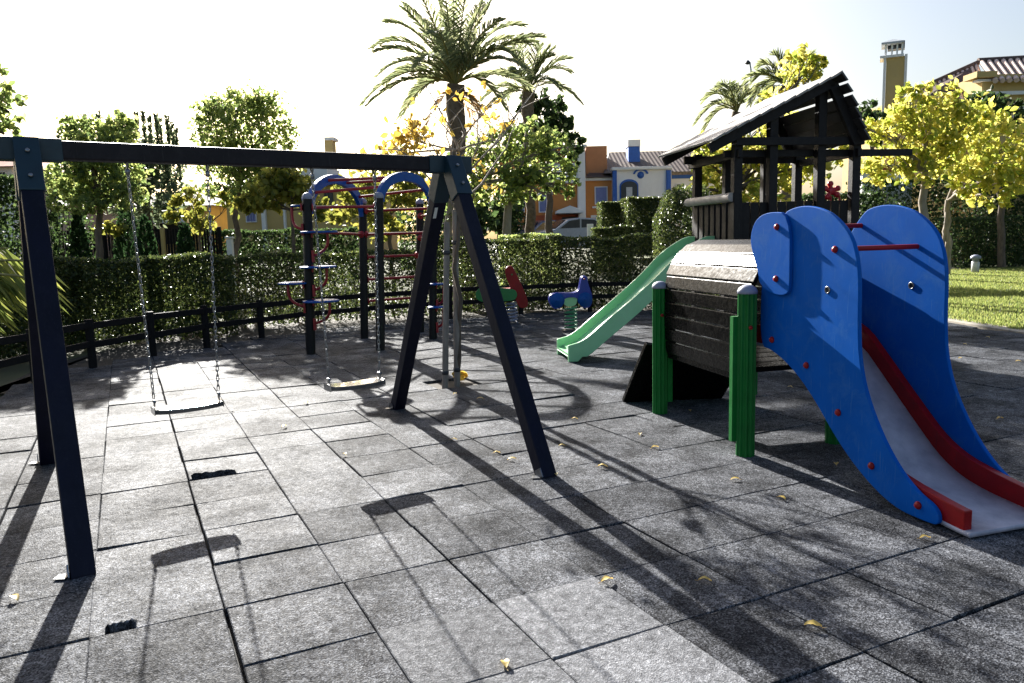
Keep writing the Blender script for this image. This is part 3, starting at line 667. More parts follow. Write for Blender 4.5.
gs = obj('slide', mb, 'green_slide', ph, bevel=.008)
mb = MB(); ch = [(s, max(z-.13, .10)) for s, z in rim]; n_ = len(ch)
vs_ = [GP(s, z, o_) for s, z in ch for o_ in (.034, GW-.034)]+[GP(s, z-.03, o_) for s, z in ch for o_ in (.034, GW-.034)]; k2 = 2*n_
mb.add(vs_, [(2*i, 2*i+1, 2*i+3, 2*i+2)[::-1] for i in range(n_-1)]+[(k2+2*i, k2+2*i+1, k2+2*i+3, k2+2*i+2) for i in range(n_-1)]+[(0, k2, k2+1, 1)], 0, True)
mb.box(tuple(GP(-.035, .07, GW/2)), (.05, GW-.07, .13), math.atan2(hu.y, hu.x))
obj('slide_bed', mb, 'green_slide', gs)
# ------------------------------------------------------------------ climbing frame
cA, cB, cC, cD, cE = G(311, 354), G(364.5, 338), G(380.5, 350), G(420.5, 332), G(433, 339)
cf = thing('climbing_frame', 'climbing frame of black posts with blue arches, red rungs and step discs', 'climbing frame', ((cA.x+cE.x)/2, (cA.y+cE.y)/2, 0))
def zpx(p, y): return EYE.z+ (ray(512+F*p.x/p.y, y)*p.y).z
TOPZ = 2.14; LEAN = Vector((.075, 0, 0))
cA2 = Vector((cA.x-.10, cA.y+.35, 0))
for p in (cA, cB, cC, cD, cE, cA2):
    p.z = 0; h = TOPZ-.03
    mb = MB(); mb.tube([p+Vector((0, 0, -.02)), p+Vector((0, 0, h))+LEAN], .062, 14); q = obj('post', mb, 'post_black', cf)
    mb = MB(); mb.lathe(p+LEAN+Vector((0, 0, h)), [(.068, -.02), (.068, .02), (.05, .05), (.02, .065), (.004, .07)], 14); obj('post_cap', mb, 'cap_grey', q)
def arch(p, q, dz=0):
    p, q = Vector((p.x, p.y, TOPZ-.10-dz))+LEAN, Vector((q.x, q.y, TOPZ-.10-dz))+LEAN; d = (q-p); L_ = d.length; d.normalize(); n = d.cross(Vector((0, 0, 1)))
    mb = MB(); o_ = []; i_ = []; r = L_/2-.02; c = (p+q)/2
    for k in range(25):
        a = PI*k/24; o_.append(c-d*(r+.065)*math.cos(a)+Vector((0, 0, (r*.62+.065)*math.sin(a)))); i_.append(c-d*(r-.065)*math.cos(a)+Vector((0, 0, (r*.62-.065)*math.sin(a))))
    mb.prism([x-n*.03 for x in o_]+[x-n*.03 for x in i_[::-1]], n*.06); obj('arch', mb, 'blue_steel', cf, bevel=.004); return c, d, r
c1, d1, r1 = arch(cA, cB, .15); c2, d2, r2 = arch(cC, cE)
def rung(a, b, fl_=True):
    mb = MB(); mb.tube([a, b], .021, 10); d = (b-a).normalized()
    if fl_:
        for e, s in ((a, 1), (b, -1)): mb.lathe(e, [(.055, .055*s), (.055, .07*s), (.03, .075*s)] if s > 0 else [(.03, -.075), (.055, -.07), (.055, -.055)], 10, ax=d)
    obj('rung', mb, 'red_bar', cf)
for a in (35, 70, 110, 145):
    rung(c1-d1*r1*math.cos(R_(a))+Vector((0, 0, r1*.62*math.sin(R_(a)))), c2-d2*r2*math.cos(R_(a))+Vector((0, 0, r2*.62*math.sin(R_(a)))), False)
V3 = lambda p, z: Vector((p.x, p.y, z))+LEAN*(z/2.14)
rung(V3(cA, 1.98), V3(cC, 1.98)); rung(V3(cB, 1.98), V3(cE, 1.98)); rung(V3(cB, 1.62), V3(cE, 1.62))
rung(V3(cA, 1.66), V3(cB, 1.62))
for z in (1.27, .92, .58): rung(V3(cB, z), V3(cD, z))
rung(V3(cD, 1.9), V3(cE, 1.9)); rung(V3(cD, 1.55), V3(cE, 1.55))
for k, (px, py) in enumerate(((319, 232), (318, 267), (296, 283), (321, 301), (300, 206), (436, 284), (436, 307))):
    base = cA if k < 5 else cE
    yy = base.y-(.12 if k not in (2, 4) else -.1); c = at(px, py, yy)
    mb = MB(); mb.lathe(c, [(.235, -.012), (.245, 0), (.235, .012), (.05, .014)], 24); r_ = .235
    if k >= 4: mb = MB(); mb.lathe(c, [(.12, -.012), (.13, 0), (.12, .012), (.05, .014)], 20)
    sdk = obj('step_disc', mb, 'blue_steel', cf)
    out_ = (c-V3(base, c.z)); out_.z = 0; out_ = out_.normalized() if out_.length > .05 else Vector((1, 0, 0))
    e = V3(base, c.z-.33); mb = MB(); g = .14 if c.x > base.x else -.14
    mb.tube(smooth_open([tuple(c+Vector((g*.8, 0, -.012))), tuple(c+Vector((g*.8, -.01, -.20))), tuple(V3(base, c.z-.30)+Vector((g, -.05, 0))), tuple(V3(base, c.z-.32))], 2), .019, 8)
    sx_ = 1 if g > 0 else -1; base_ = V3(base, c.z-.2); mb.box((base_.x+.066*sx_, base.y-.03, c.z-.32), (.03, .06, .16)); mb.box((base_.x+.066*sx_, base.y-.03, c.z-.02), (.02, .05, .10)); obj('bracket', mb, 'red_bar', sdk)
# ------------------------------------------------------------------ spring riders
def rider(loc, label, panel_mat, body, seatc, spring_mat, sc_=1.0, kind=0, rz=0):
    t = thing('spring_rider', label, 'spring rider', loc, 'spring riders in front of the hedge')
    mb = MB(); pts = [loc+Vector((.095*math.cos(a), .095*math.sin(a), .03+.36*a/(2*PI*6))) for a in [k*2*PI/14 for k in range(14*6+1)]]
    mb.tube(pts, .015, 7); obj('spring', mb, spring_mat, t)
    mb = MB(); mb.lathe(loc, [(.15, -.01), (.15, .02), (.05, .03)], 16); obj('base_plate', mb, 'dark_metal', t)
    return t
l1 = G(571, 331); l1.z = 0
t = rider(l1, 'blue scooter spring rider on a green coil spring before the hedge', 'blue_rider', 0, 0, 'green_spring')
def prof_panel(mb, loc, outl, y, th): mb.prism([loc+Vector((x, y, z)) for x, z in outl], (0, th, 0))
circ = lambda cx, cz, r, n=18: [(cx+r*math.cos(2*PI*k/n), cz+r*math.sin(2*PI*k/n)) for k in range(n)]
# scooter side shape: rear wheel, footboard, front wheel and steering column in one cut panel
shape = smooth([(x_, z_-.04-(.12*max(0, z_-.66)/.39)) for x_, z_ in [(-.30, .66), (-.18, .67), (-.05, .66), (.06, .66), (.13, .72), (.15, .90), (.17, 1.02), (.22, 1.05), (.27, 1.02), (.27, .90), (.30, .76), (.34, .62), (.34, .50), (.29, .42), (.20, .41), (.15, .46), (.11, .59), (-.11, .59), (-.13, .46), (-.20, .41), (-.29, .42), (-.35, .50), (-.36, .60)]], 2)
mb = MB(); prof_panel(mb, l1, shape, -.11, .03); prof_panel(mb, l1, shape, .08, .03); bp_ = obj('side_panel', mb, 'blue_rider', t, bevel=.006)
for sx in (-.22, .22):
    mb = MB(); mb.lathe(l1+Vector((sx, -.118, .51)), [(.118, 0), (.118, .004), (.108, .006)], 20, ax=(0, 1, 0)); mb.lathe(l1+Vector((sx, -.125, .51)), [(.03, 0), (.03, .006)], 12, ax=(0, 1, 0)); obj('wheel_disc', mb, 'blue_steel', bp_)
mb = MB(); mb.box(tuple(l1+Vector((-.02, 0, .60))), (.34, .17, .04)); obj('seat', mb, 'blue_rider', t, bevel=.01)
mb = MB(); prof_panel(mb, l1, smooth([(-.13, .60), (.10, .60), (.10, .45), (.04, .40), (-.06, .40), (-.13, .46)], 2), -.07, .14); obj('spring_bracket', mb, 'green_slide', t)
mb = MB(); mb.tube([l1+Vector((.21, -.18, .84)), l1+Vector((.21, .18, .84))], .014, 8); obj('handlebar', mb, 'red_bar', t)
l2 = G(512, 324); l2.z = 0
t = rider(l2, 'red and green rocking spring rider behind the right swing leg', 'red_paint', 0, 0, 'cap_grey')
mb = MB(); sh = smooth([(-.10, 1.00), (.0, 1.04), (.06, .98), (.30, .42), (.28, .30), (.16, .28), (.10, .36), (-.10, .86)], 2)
prof_panel(mb, l2, sh, -.12, .03); prof_panel(mb, l2, sh, .09, .03); obj('side_panel', mb, 'red_paint', t, bevel=.006)
mb = MB(); sh = smooth([(-.62, .62), (-.45, .70), (-.12, .64), (.10, .62), (.10, .44), (-.10, .42), (-.45, .40), (-.62, .46)], 2); prof_panel(mb, l2, sh, -.16, .03); prof_panel(mb, l2, sh, .13, .03); obj('side_wing', mb, 'green_rider', t, bevel=.006)
mb = MB(); mb.box(tuple(l2+Vector((-.2, 0, .62))), (.4, .28, .04)); obj('seat', mb, 'red_paint', t, bevel=.01)
mb = MB(); mb.tube([l2+Vector((.02, -.16, .88)), l2+Vector((.02, .16, .88))], .014, 8); obj('handlebar', mb, 'green_rider', t)
# ------------------------------------------------------------------ trees
def limb(mb, p, q, r0, r1, bend=.08, n=6, seg=6):
    p, q = Vector(p), Vector(q); L_ = (q-p).length; o = Vector((random.uniform(-1, 1), random.uniform(-1, 1), random.uniform(-.3, .6)))*bend*L_
    pts = [p.lerp(q, k/seg)+o*math.sin(PI*k/seg)+Vector((random.gauss(0, 1), random.gauss(0, 1), 0))*.012*L_*(0 < k < seg) for k in range(seg+1)]
    mb.tube(pts, [r0+(r1-r0)*k/seg for k in range(seg+1)], n); return pts
def tree(name, label, base, fork, blobs_px, n, size, mat, r=.10, bark='bark', group=None, cat='tree', cl=14, spread=.17, shell=.5, aspect=.6, trunks=None, twigs=3, ry=.85):
    base = Vector(base); t = thing(name, label, cat, base, group)
    bl_ = []
    for (px, py, Y, rx, rz) in blobs_px: c = at(px, py, Y); bl_.append((c, (rx*Y/F, rx*Y/F*ry, rz*Y/F)))
    mb = MB()
    for b0, f0 in (trunks or [(base, Vector(fork))]):
        limb(mb, b0, f0, r, r*.62, .03, 10, 7)
    fk = Vector((trunks or [(base, Vector(fork))])[0][1])
    tk = obj('trunk', mb, bark, t)
    mb = MB()
    for i, (c, rr) in enumerate(bl_):
        f0 = fk if not trunks else Vector(trunks[i % len(trunks)][1])
        pts = limb(mb, f0, c, r*.5, r*.16, .12)
        for _ in range(twigs):
            d = Vector(rng.normal(size=3)); d.normalize(); d.z = abs(d.z)*.8
            e = c+Vector((d.x*rr[0], d.y*rr[1], d.z*rr[2]))*.85; limb(mb, pts[random.randint(3, 5)], e, r*.18, r*.05, .12, 5, 4)
    obj('limb', mb, bark, tk)
    P = blobcloud(bl_, n, cl, spread, shell); leaves('crown', P, size, mat, t, aspect=aspect)
    return t
def gbase(px, Y, z=None):
    p = at(px, 300, Y); p.z = gz(p.x, p.y) if z is None else z; return p
# left row behind the hedge
Y = 15.0
tree('olive_green_tree', 'leafy yellow-green tree left of the near swing, standing behind the low hedge', gbase(101, Y), at(99, 196, Y),
     [(98, 178, Y, 30, 25), (70, 172, Y-.3, 22, 26), (122, 170, Y, 22, 30), (95, 140, Y, 30, 22), (75, 130, Y, 14, 16), (115, 128, Y+.4, 20, 16), (88, 205, Y-.5, 20, 10), (60, 200, Y, 12, 14), (130, 195, Y-.3, 16, 14)], 6800, .09, 'olive_leaf', .085, group='trees behind the left hedge')
Y = 18.5
tree('broadleaf_tree', 'round-headed dark green tree with one thin trunk behind the left hedge', gbase(238, Y), at(240, 182, Y),
     [(245, 130, Y, 44, 30), (215, 125, Y, 24, 24), (272, 128, Y, 24, 28), (240, 105, Y, 32, 14), (212, 105, Y, 12, 10), (262, 106, Y, 16, 14), (225, 160, Y, 32, 20), (270, 168, Y, 26, 22), (245, 170, Y, 30, 14), (240, 190, Y, 36, 10)], 7400, .10, 'olive_leaf', .085, group='trees behind the left hedge', spread=.24)
Y = 16
tree('lime_tree', 'small lime-yellow tree with large leaves beyond the climbing frame', gbase(290, Y), at(291, 210, Y),
     [(268, 196, Y, 26, 12), (298, 190, Y, 24, 14), (250, 204, Y, 14, 8), (325, 212, Y, 14, 10), (285, 178, Y, 26, 12)], 1500, .15, 'lime_leaf', .05, group='trees behind the left hedge', spread=.25)
Y = 17.5
tree('yellow_tree', 'yellow-green tree seen through the arches of the climbing frame', gbase(395, Y), at(390, 215, Y),
     [(360, 196, Y, 26, 24), (400, 180, Y, 26, 26), (345, 215, Y, 16, 14), (385, 225, Y, 22, 14), (420, 195, Y, 18, 22)], 1700, .14, 'lime_leaf', .06, spread=.22)
Y = 18.5
tree('shrub_tree', 'small bright shrub with big lime leaves behind the near swing chains', gbase(200, Y), at(200, 232, Y), [(178, 212, Y, 14, 10), (203, 218, Y, 16, 12), (188, 196, Y, 16, 10), (228, 205, Y, 12, 12)], 420, .17, 'lime_leaf', .04, spread=.28)
Y = 17
tree('shrub_tree', 'low bright lime bush at the foot of the leftmost olive-green tree', gbase(112, Y), at(112, 236, Y), [(116, 228, Y, 12, 6), (103, 226, Y, 8, 6)], 150, .15, 'lime_leaf', .03, spread=.3)
# far-left overhanging branch
Y = 8.0
tree('overhanging_tree', 'sparse tree at the left edge whose leafy branches hang into view', gbase(-150, Y), at(-120, 40, Y),
     [(0, 82, Y, 16, 20), (9, 112, Y, 14, 14), (4, 134, Y, 18, 9), (-30, 100, Y, 40, 40)], 640, .075, 'olive_leaf', .09, spread=.16)
# plume conifer: upright bottle-brush shoots
Y = 27
b0 = gbase(152, Y); t = thing('plume_conifer', 'grey-green conifer with upright bottlebrush shoots behind the left trees', 'tree', b0)
mb = MB(); limb(mb, b0, at(152, 150, Y), .16, .06, .01); obj('trunk', mb, 'bark', t)
P, D = [], []
for px, py, h in [(131, 120, 24), (137, 112, 22), (143, 112, 30), (149, 116, 32), (155, 113, 30), (160, 118, 34), (166, 116, 26), (171, 122, 34), (176, 128, 26), (128, 132, 26), (118, 110, 34), (97, 110, 34), (90, 125, 26), (84, 115, 20), (75, 125, 24), (59, 135, 24), (150, 140, 44), (165, 145, 44), (140, 146, 44), (178, 150, 30), (46, 140, 16), (120, 130, 40), (108, 125, 30)]:
    yy = Y+rng.uniform(-.8, .8); a = at(px+rng.uniform(-1, 1), py, yy); L_ = h*Y/F
    for k in range(130):
        s = rng.random(); an = rng.uniform(0, 2*PI); rr = .085*(1-.4*(1-s)); P.append((a.x+rr*math.cos(an)*.6-(1-s)*0, a.y+rr*math.sin(an)*.6, a.z-L_*(1-s))); D.append((math.cos(an)*.7, math.sin(an)*.7, .9))
    pass
P = np.array(P); leaves('crown', P, .14, 'plume_leaf', t, aspect=.42, D=np.array(D))
P = blobcloud([(at(150, 178, Y), (1.1, 1.0, 1.4)), (at(150, 200, Y), (1.2, 1.0, .8)), (at(110, 165, Y), (1.4, 1, 1.2)), (at(155, 165, Y), (.9, .8, .6))], 3600, 10, .2); leaves('lower_crown', P, .2, 'plume_leaf', t, aspect=.45)
# clipped cones
def cone(px, ytop, ybot, wpx, Y, label, mat='cypress_leaf', name='conical_shrub', gr='conical evergreens behind the left hedge', n=2600):
    b = gbase(px, Y); tp = at(px, ytop, Y); hgt = tp.z-b.z; rw = wpx*Y/F/2; t = thing(name, label, 'shrub', b, gr)
    mb = MB(); mb.tube([b, b+Vector((0, 0, hgt*.8))], [.05, .02], 7); obj('stem', mb, 'bark', t)
    h = 1-rng.random(n)**.62; an = rng.uniform(0, 2*PI, n); rr = rw*1.08*(1-h)**.55*(.72+.33*rng.random(n))
    P = np.stack([b.x+rr*np.cos(an), b.y+rr*np.sin(an), b.z+.08+h*hgt], 1); D = np.stack([np.cos(an)*.6, np.sin(an)*.6, np.full(n, .8)], 1)
    leaves('foliage', P, .11, mat, t, aspect=.4, D=D)
cone(85, 213, 262, 26, 16.2, 'narrow dark conical evergreen nearest the left swing leg')
cone(134, 206, 262, 40, 17.2, 'tall broad cypress with soft outline left of the near swing chain')
cone(151, 219, 262, 30, 16.4, 'low pointed evergreen just right of the near left swing chain')
cone(190, 226, 262, 28, 16.2, 'small neat cone-shaped shrub between the two chains of the near swing')
# green tree in the middle with two trunks
Y = 21
tb1, tb2 = gbase(468, Y), gbase(506, Y)
tree('green_tree', 'fresh green tree with pale trunks in front of the orange house', gbase(487, Y), at(490, 190, Y),
     [(515, 165, Y, 34, 24), (490, 150, Y, 26, 18), (545, 172, Y, 30, 20), (470, 175, Y, 26, 26), (525, 138, Y, 30, 16), (555, 150, Y, 22, 16), (500, 190, Y-.3, 30, 16), (565, 190, Y, 12, 10), (455, 205, Y, 14, 16), (572, 175, Y, 12, 9), (545, 195, Y, 12, 7), (440, 190, Y, 18, 22)], 3600, .15, 'green_leaf', .15, bark='bark_pale',
     trunks=[(tb1, at(474, 178, Y)), (tb2, at(512, 180, Y)), (gbase(449, Y), at(452, 190, Y))], spread=.2)
Y = 26
tree('dark_tree', 'tall dark green tree rising behind the middle palm', gbase(548, Y), at(548, 160, Y),
     [(548, 115, Y, 17, 22), (538, 140, Y, 22, 18), (560, 128, Y, 12, 14), (575, 145, Y, 10, 14), (530, 105, Y, 12, 14), (572, 160, Y, 8, 6)], 2200, .2, 'dark_hedge_leaf', .14)
Y = 15.5
tree('yellow_tree', 'yellow-leaved tree standing right behind the playhouse', gbase(728, Y), at(733, 190, Y),
     [(720, 170, Y, 24, 28), (760, 160, Y, 28, 30), (795, 150, Y, 26, 30), (745, 190, Y, 30, 18), (705, 190, Y, 16, 16), (780, 185, Y, 22, 16), (815, 165, Y, 18, 18), (700, 155, Y, 10, 20), (842, 150, Y, 14, 14), (803, 72, Y+1, 20, 22), (815, 58, Y+1, 9, 14), (785, 88, Y+1, 16, 12), (772, 115, Y+1, 20, 16)], 3600, .14, 'yellow_leaf', .09, spread=.2, bark='bark')
Y = 22.5
tree('yellow_tree', 'big yellow autumn tree at the right with its trunk behind the blue slide', gbase(930, Y, 0), at(925, 170, Y),
     [(925, 120, Y, 36, 30), (895, 135, Y, 26, 26), (960, 130, Y, 32, 28), (905, 100, Y, 18, 14), (940, 95, Y, 20, 14), (885, 165, Y, 22, 16), (925, 165, Y, 30, 18), (870, 130, Y, 12, 16)], 2700, .19, 'yellow_leaf', .15, spread=.2, bark='bark_pale')
Y = 23.5
rb_ = G(946, 275)
tree('yellow_tree', 'yellow-green tree at the right edge tied to a slanting pale stake', (rb_.x, rb_.y, 0), at(948, 200, rb_.y),
     [(960, 160, 23, 34, 24), (1000, 150, 23, 32, 30), (1030, 165, 23, 26, 26), (985, 120, 23.5, 26, 18), (1010, 180, 22.5, 24, 16), (970, 185, 22.6, 20, 12), (995, 200, 22.6, 22, 10), (1060, 150, 23, 26, 30)], 2700, .195, 'yellow_leaf', .13, spread=.2, bark='bark_pale')
mb = MB(); a = Vector((rb_.x-.25, rb_.y-.1, 0)); b = at(947, 212, rb_.y-.1); mb.tube([a, b], .05, 8); tag(obj('tree_stake', mb, 'stake_wood', loc=a), 'pale slanting stake beside the trunk on the right lawn', 'stake')
Y = 34
tree('dark_tree', 'dark round tree between the playhouse roof and the yellow chimney', gbase(872, Y, 0), at(872, 150, Y), [(868, 122, Y, 13, 18), (880, 130, Y, 10, 16)], 900, .25, 'dark_hedge_leaf', .14)
tree('dark_tree', 'dark bushy tree below the tiled roof at the right', gbase(1000, 28, 0), at(1000, 150, 28), [(985, 110, 27, 22, 16), (1015, 118, 27, 18, 16), (960, 105, 27, 12, 9)], 1100, .22, 'dark_hedge_leaf', .14)
# staked sapling with bare branches
sb = G(452, 384); sb.z = 0
t = thing('sapling', 'young thin tree with bare branches and few golden leaves between two stakes', 'tree', sb)
mb = MB(); top_ = at(458, 150, sb.y); tp = limb(mb, sb+Vector((.04, .02, -.04)), top_, .026, .018, .015, 8, 8); tk = obj('trunk', mb, 'bark', t)
mb = MB(); P = []; tips = []
for (px, py, yy) in [(540, 82, .1), (528, 98, -.3), (505, 95, .3), (520, 110, .4), (480, 105, -.2), (448, 100, .2), (415, 125, -.2), (430, 112, .3), (402, 135, .1), (470, 130, -.5), (400, 150, -.4), (360, 168, .2), (436, 150, -.6), (500, 140, .6), (425, 85, .1)]:
    e = at(px, py, sb.y+yy); pts = limb(mb, tp[random.choice((6, 7, 8))], e, .013, .004, .10, 6, 8); tips.append(pts)
    for k in (4, 5, 6):
        e2 = Vector(pts[k])+Vector((random.gauss(0, .16), random.gauss(0, .2), random.uniform(.05, .32))); limb(mb, pts[k], e2, .006, .002, .1, 5, 4)
allp = [Vector(p) for pts in tips for p in pts]
for c, k, sdev in [((405, 135), 30, 11), ((415, 128), 22, 9), ((392, 148), 12, 9), ((490, 108), 7, 6), ((502, 118), 5, 5), ((440, 112), 4, 5), ((478, 170), 5, 5), ((495, 185), 3, 3), ((436, 186), 4, 5), ((360, 160), 8, 12), ((455, 95), 4, 10), ((470, 140), 5, 16)]:
    for _ in range(k):
        e = at(c[0]+random.gauss(0, sdev), c[1]+random.gauss(0, sdev), sb.y+random.gauss(0, .2)); q = min(allp, key=lambda p: (p-e).length+random.random()*.12)
        if (q-e).length > .45: continue
        limb(mb, q, e, .004, .0015, .12, 4, 3)
        for t_ in (.55, .8, 1.0): P.append(q.lerp(e, t_)+Vector((random.gauss(0, .03), random.gauss(0, .03), -.03)))
obj('branch', mb, 'bark_pale', tk)
leaves('crown', np.array(P), .075, 'gold_leaf', t, aspect=.62, droop=.6)
for k, (p0, p1, lb) in enumerate((((445, 386), (447, 222), 'left'), ((457, 384), (455, 210), 'right'))):
    a = G(*p0); a.z = -.03; b = at(*p1, a.y); mb = MB(); mb.tube([a, a.lerp(b, .5), b], [.034, .032, .03], 10)
    o = obj('tree_stake', mb, 'stake_wood', loc=a); tag(o, f'weathered round wooden stake on the {lb} of the thin sapling', 'stake', 'stakes of the sapling')
    for tt in (.10, .82):
        mb = MB(); mb.lathe(a.lerp(b, tt), [(.037, -.02), (.038, 0), (.037, .02)], 12); obj('strap', mb, 'dark_metal', o)
for px, y0, Y, w_, lb in ((462, 196, 40, 30, 'distant dark tree seen between the trunks of the fresh green tree'), (500, 200, 43, 26, 'distant dark tree at the left end of the orange house'), (365, 200, 44, 34, 'distant tree seen over the right arch of the climbing frame'),
                     (215, 196, 45, 24, 'distant tree left of the yellow house'), (120, 200, 45, 30, 'distant tree behind the ochre house'), (28, 195, 45, 30, 'distant tree at the far left behind the dark hedge')):
    b_ = gbase(px, Y); tree('distant_tree', lb, b_, at(px, 222, Y), [(px, y0+12, Y, w_, 18), (px-w_*.5, y0+24, Y, w_*.6, 14), (px+w_*.5, y0+22, Y, w_*.6, 16)], 1100, .32, 'dark_hedge_leaf', .14, group='distant trees along the horizon')
# ------------------------------------------------------------------ palms
def frond(P, D, S, rach, c, e, sag, nl, ll, wid=1.0):
    """one pinnate frond from c to e, arching; adds leaflets (P,D,S) and a rachis"""
    c, e = Vector(c), Vector(e); ctl = (c+e)/2+Vector((0, 0, sag)); pts = []
    for k in range(9):
        t = k/8; pts.append(c*(1-t)**2+ctl*2*t*(1-t)+e*t*t)
    rach.tube(pts, [.022*(1-k/9)+.003 for k in range(9)], 5)
    for k in range(nl):
        t = .14+.86*k/nl; p = c*(1-t)**2+ctl*2*t*(1-t)+e*t*t; tg = ((ctl-c)*(1-t)+(e-ctl)*t).normalized()
        sd_ = tg.cross(Vector((0, 0, 1))); sd_ = sd_.normalized() if sd_.length > .05 else Vector((1, 0, 0)); upv = sd_.cross(tg)
        L_ = ll*(math.sin(PI*min(1, .18+.72*t))**.6)*rng.uniform(.85, 1.1)
        for s in (-1, 1):
            d = (sd_*s*.75+tg*(.55+.5*t)+upv*.30-Vector((0, 0, .18))+Vector(rng.normal(size=3))*.10).normalized(); P.append(p+d*L_*.5); D.append(d); S.append(L_)
def blades(name, P, D, S, mat, parent, width=.028):
    n = len(P); P, D, S = np.array(P), np.array(D), np.array(S)[:, None]; off = np.array(wloc(parent)); x = np.cross(D, rng.normal(size=(n, 3))); x /= np.linalg.norm(x, axis=1)[:, None]
    A_ = P-D*S*.5; B_ = P+D*S*.05; C_ = P+D*S*.5-np.array([0, 0, 1.0])*S*.10
    V = np.stack([A_-x*width*.3, A_+x*width*.3, B_+x*width*.5, C_, B_-x*width*.5], 1)-off
    me = bpy.data.meshes.new(name); me.vertices.add(n*5); me.vertices.foreach_set('co', V.reshape(-1).astype(np.float32))
    lo = (np.arange(n)[:, None]*5+np.array([[0, 1, 2, 3, 4]])).reshape(-1); me.loops.add(n*5); me.loops.foreach_set('vertex_index', lo.astype(np.int32))
    me.polygons.add(n); me.polygons.foreach_set('loop_start', (np.arange(n)*5).astype(np.int32)); me.polygons.foreach_set('loop_total', np.full(n, 5, np.int32)); me.update(calc_edges=True); me.validate()
    return link(name, me, mat, parent)
def palm(label, base, crown, r, tips, extra, length, Y, ll=.42, nl=46, dry=True, width=.035, mat='palm_leaf', group='palms rising above the garden'):
    base, crown = Vector(base), Vector(crown); t = thing('palm_tree', label, 'palm', base, group)
    mb = MB(); n_ = 26
    pts = [base.lerp(crown, k/n_)+Vector((.03*math.sin(k), .03*math.cos(k*1.3), 0)) for k in range(n_+1)]
    mb.tube(pts, [r*(.85+.10*(k % 2)+(.25 if k > n_-5 else 0)) for k in range(n_+1)], 12); tk = obj('trunk', mb, 'palm_bark', t)
    P, D, S = [], [], []; ra = MB()
    for (px, py, dy, sag) in tips: frond(P, D, S, ra, crown, at(px, py, Y+dy), sag, nl, ll)
    for k in range(extra):
        a = rng.uniform(0, 2*PI); el = rng.uniform(-.5, 1.25); L_ = length*rng.uniform(.8, 1.05)
        e = crown+Vector((math.cos(a)*math.cos(el), math.sin(a)*math.cos(el), math.sin(el)))*L_; frond(P, D, S, ra, crown, e, .38*length*math.cos(el)*rng.uniform(.7, 1.1), nl, ll)
    blades('crown', P, D, S, mat, t, width); obj('rachis', ra, 'rachis', t)
    if dry:
        P, D, S = [], [], []; ra = MB()
        for k in range(5):
            a = rng.uniform(0, 2*PI); e = crown+Vector((math.cos(a)*.7, math.sin(a)*.7, -.8)); frond(P, D, S, ra, crown-Vector((0, 0, .15)), e, .35, 22, .25)
        blades('dry_frond', P, D, S, 'palm_dry', t, .03)
    return t
Y = 17
palm('tall date palm with big arching crown behind the right end of the swing beam', gbase(466, Y), at(455, 84, Y), .17,
     [(362, 104, -.3, .9), (372, 48, .2, .9), (385, 22, .5, .7), (405, 5, .2, .5), (430, -35, 0, .3), (452, -50, .3, .2), (470, -40, -.3, .2), (495, -25, .3, .4), (524, 26, .2, .8), (518, 60, -.4, .9), (400, 118, .5, .7), (505, 108, .3, .7), (440, -50, -.6, .2), (412, -20, -.5, .4), (378, 75, -.8, .8), (480, 5, .5, .5), (500, 20, -.6, .5), (530, 45, .4, .9)], 16, 2.0, Y, ll=.36, nl=54)
Y = 24
palm('smaller palm just right of the tall date palm, above the fresh green tree', gbase(532, Y), at(528, 92, Y), .16,
     [(581, 103, 0, .8), (570, 72, .3, .7), (552, 56, 0, .5), (520, 42, .3, .4), (505, 50, 0, .5), (490, 75, -.3, .6), (482, 100, .2, .6), (560, 90, -.5, .7), (540, 45, -.4, .3)], 9, 1.6, Y, ll=.45, nl=44, dry=False)
Y = 21
palm('feathery palm behind the left end of the playhouse roof', gbase(735, Y), at(737, 112, Y), .13,
     [(697, 122, 0, .7), (705, 100, .2, .6), (720, 88, 0, .5), (740, 86, .2, .3), (757, 95, -.2, .5), (700, 140, .3, .8)], 3, 1.1, Y, ll=.46, nl=40, dry=False, mat='feather_leaf', width=.028)
Y = 18.5
palm('feathery palm with drooping fronds behind the middle of the playhouse roof', gbase(785, Y), at(786, 86, Y), .13,
     [(755, 80, 0, .5), (760, 66, .2, .4), (775, 55, 0, .3), (800, 58, .2, .3), (815, 80, 0, .5), (765, 100, .3, .5), (750, 105, -.3, .6)], 4, .9, Y, ll=.40, nl=40, dry=False, mat='feather_leaf', width=.028)
# palm plant at the left edge
b0 = Vector((-4.55, 5.1, 0)); t = thing('palm_plant', 'bright lime palm fronds hanging in at the left behind the swing leg', 'palm', b0)
P, D, S = [], [], []; ra = MB()
c0 = b0+Vector((0, 0, .95))
for (px, py, yy, sag) in [(40, 262, 5.15, .35), (8, 248, 5.3, .3), (48, 282, 4.95, .4), (-10, 300, 4.9, .3), (-60, 230, 5.2, .3), (20, 268, 5.5, .3)]: frond(P, D, S, ra, c0, at(px, py, yy), sag, 34, .46)
for i in range(len(D)):
    d = D[i]*.55+Vector((.35, -.05, -.75)); d.normalize(); P[i] = P[i]-D[i]*S[i]*.5+d*S[i]*.5; D[i] = d
for k in range(7):
    a = rng.uniform(PI*.55, PI*1.6); e = c0+Vector((math.cos(a)*1.2, math.sin(a)*1.0, rng.uniform(-.3, .6))); frond(P, D, S, ra, c0, e, .5, 34, .42)
blades('crown', P, D, S, 'palm_lime', t, .03); obj('rachis', ra, 'rachis', t)
mb = MB(); mb.tube([b0, c0], [.12, .10], 12); obj('trunk', mb, 'palm_bark', t)
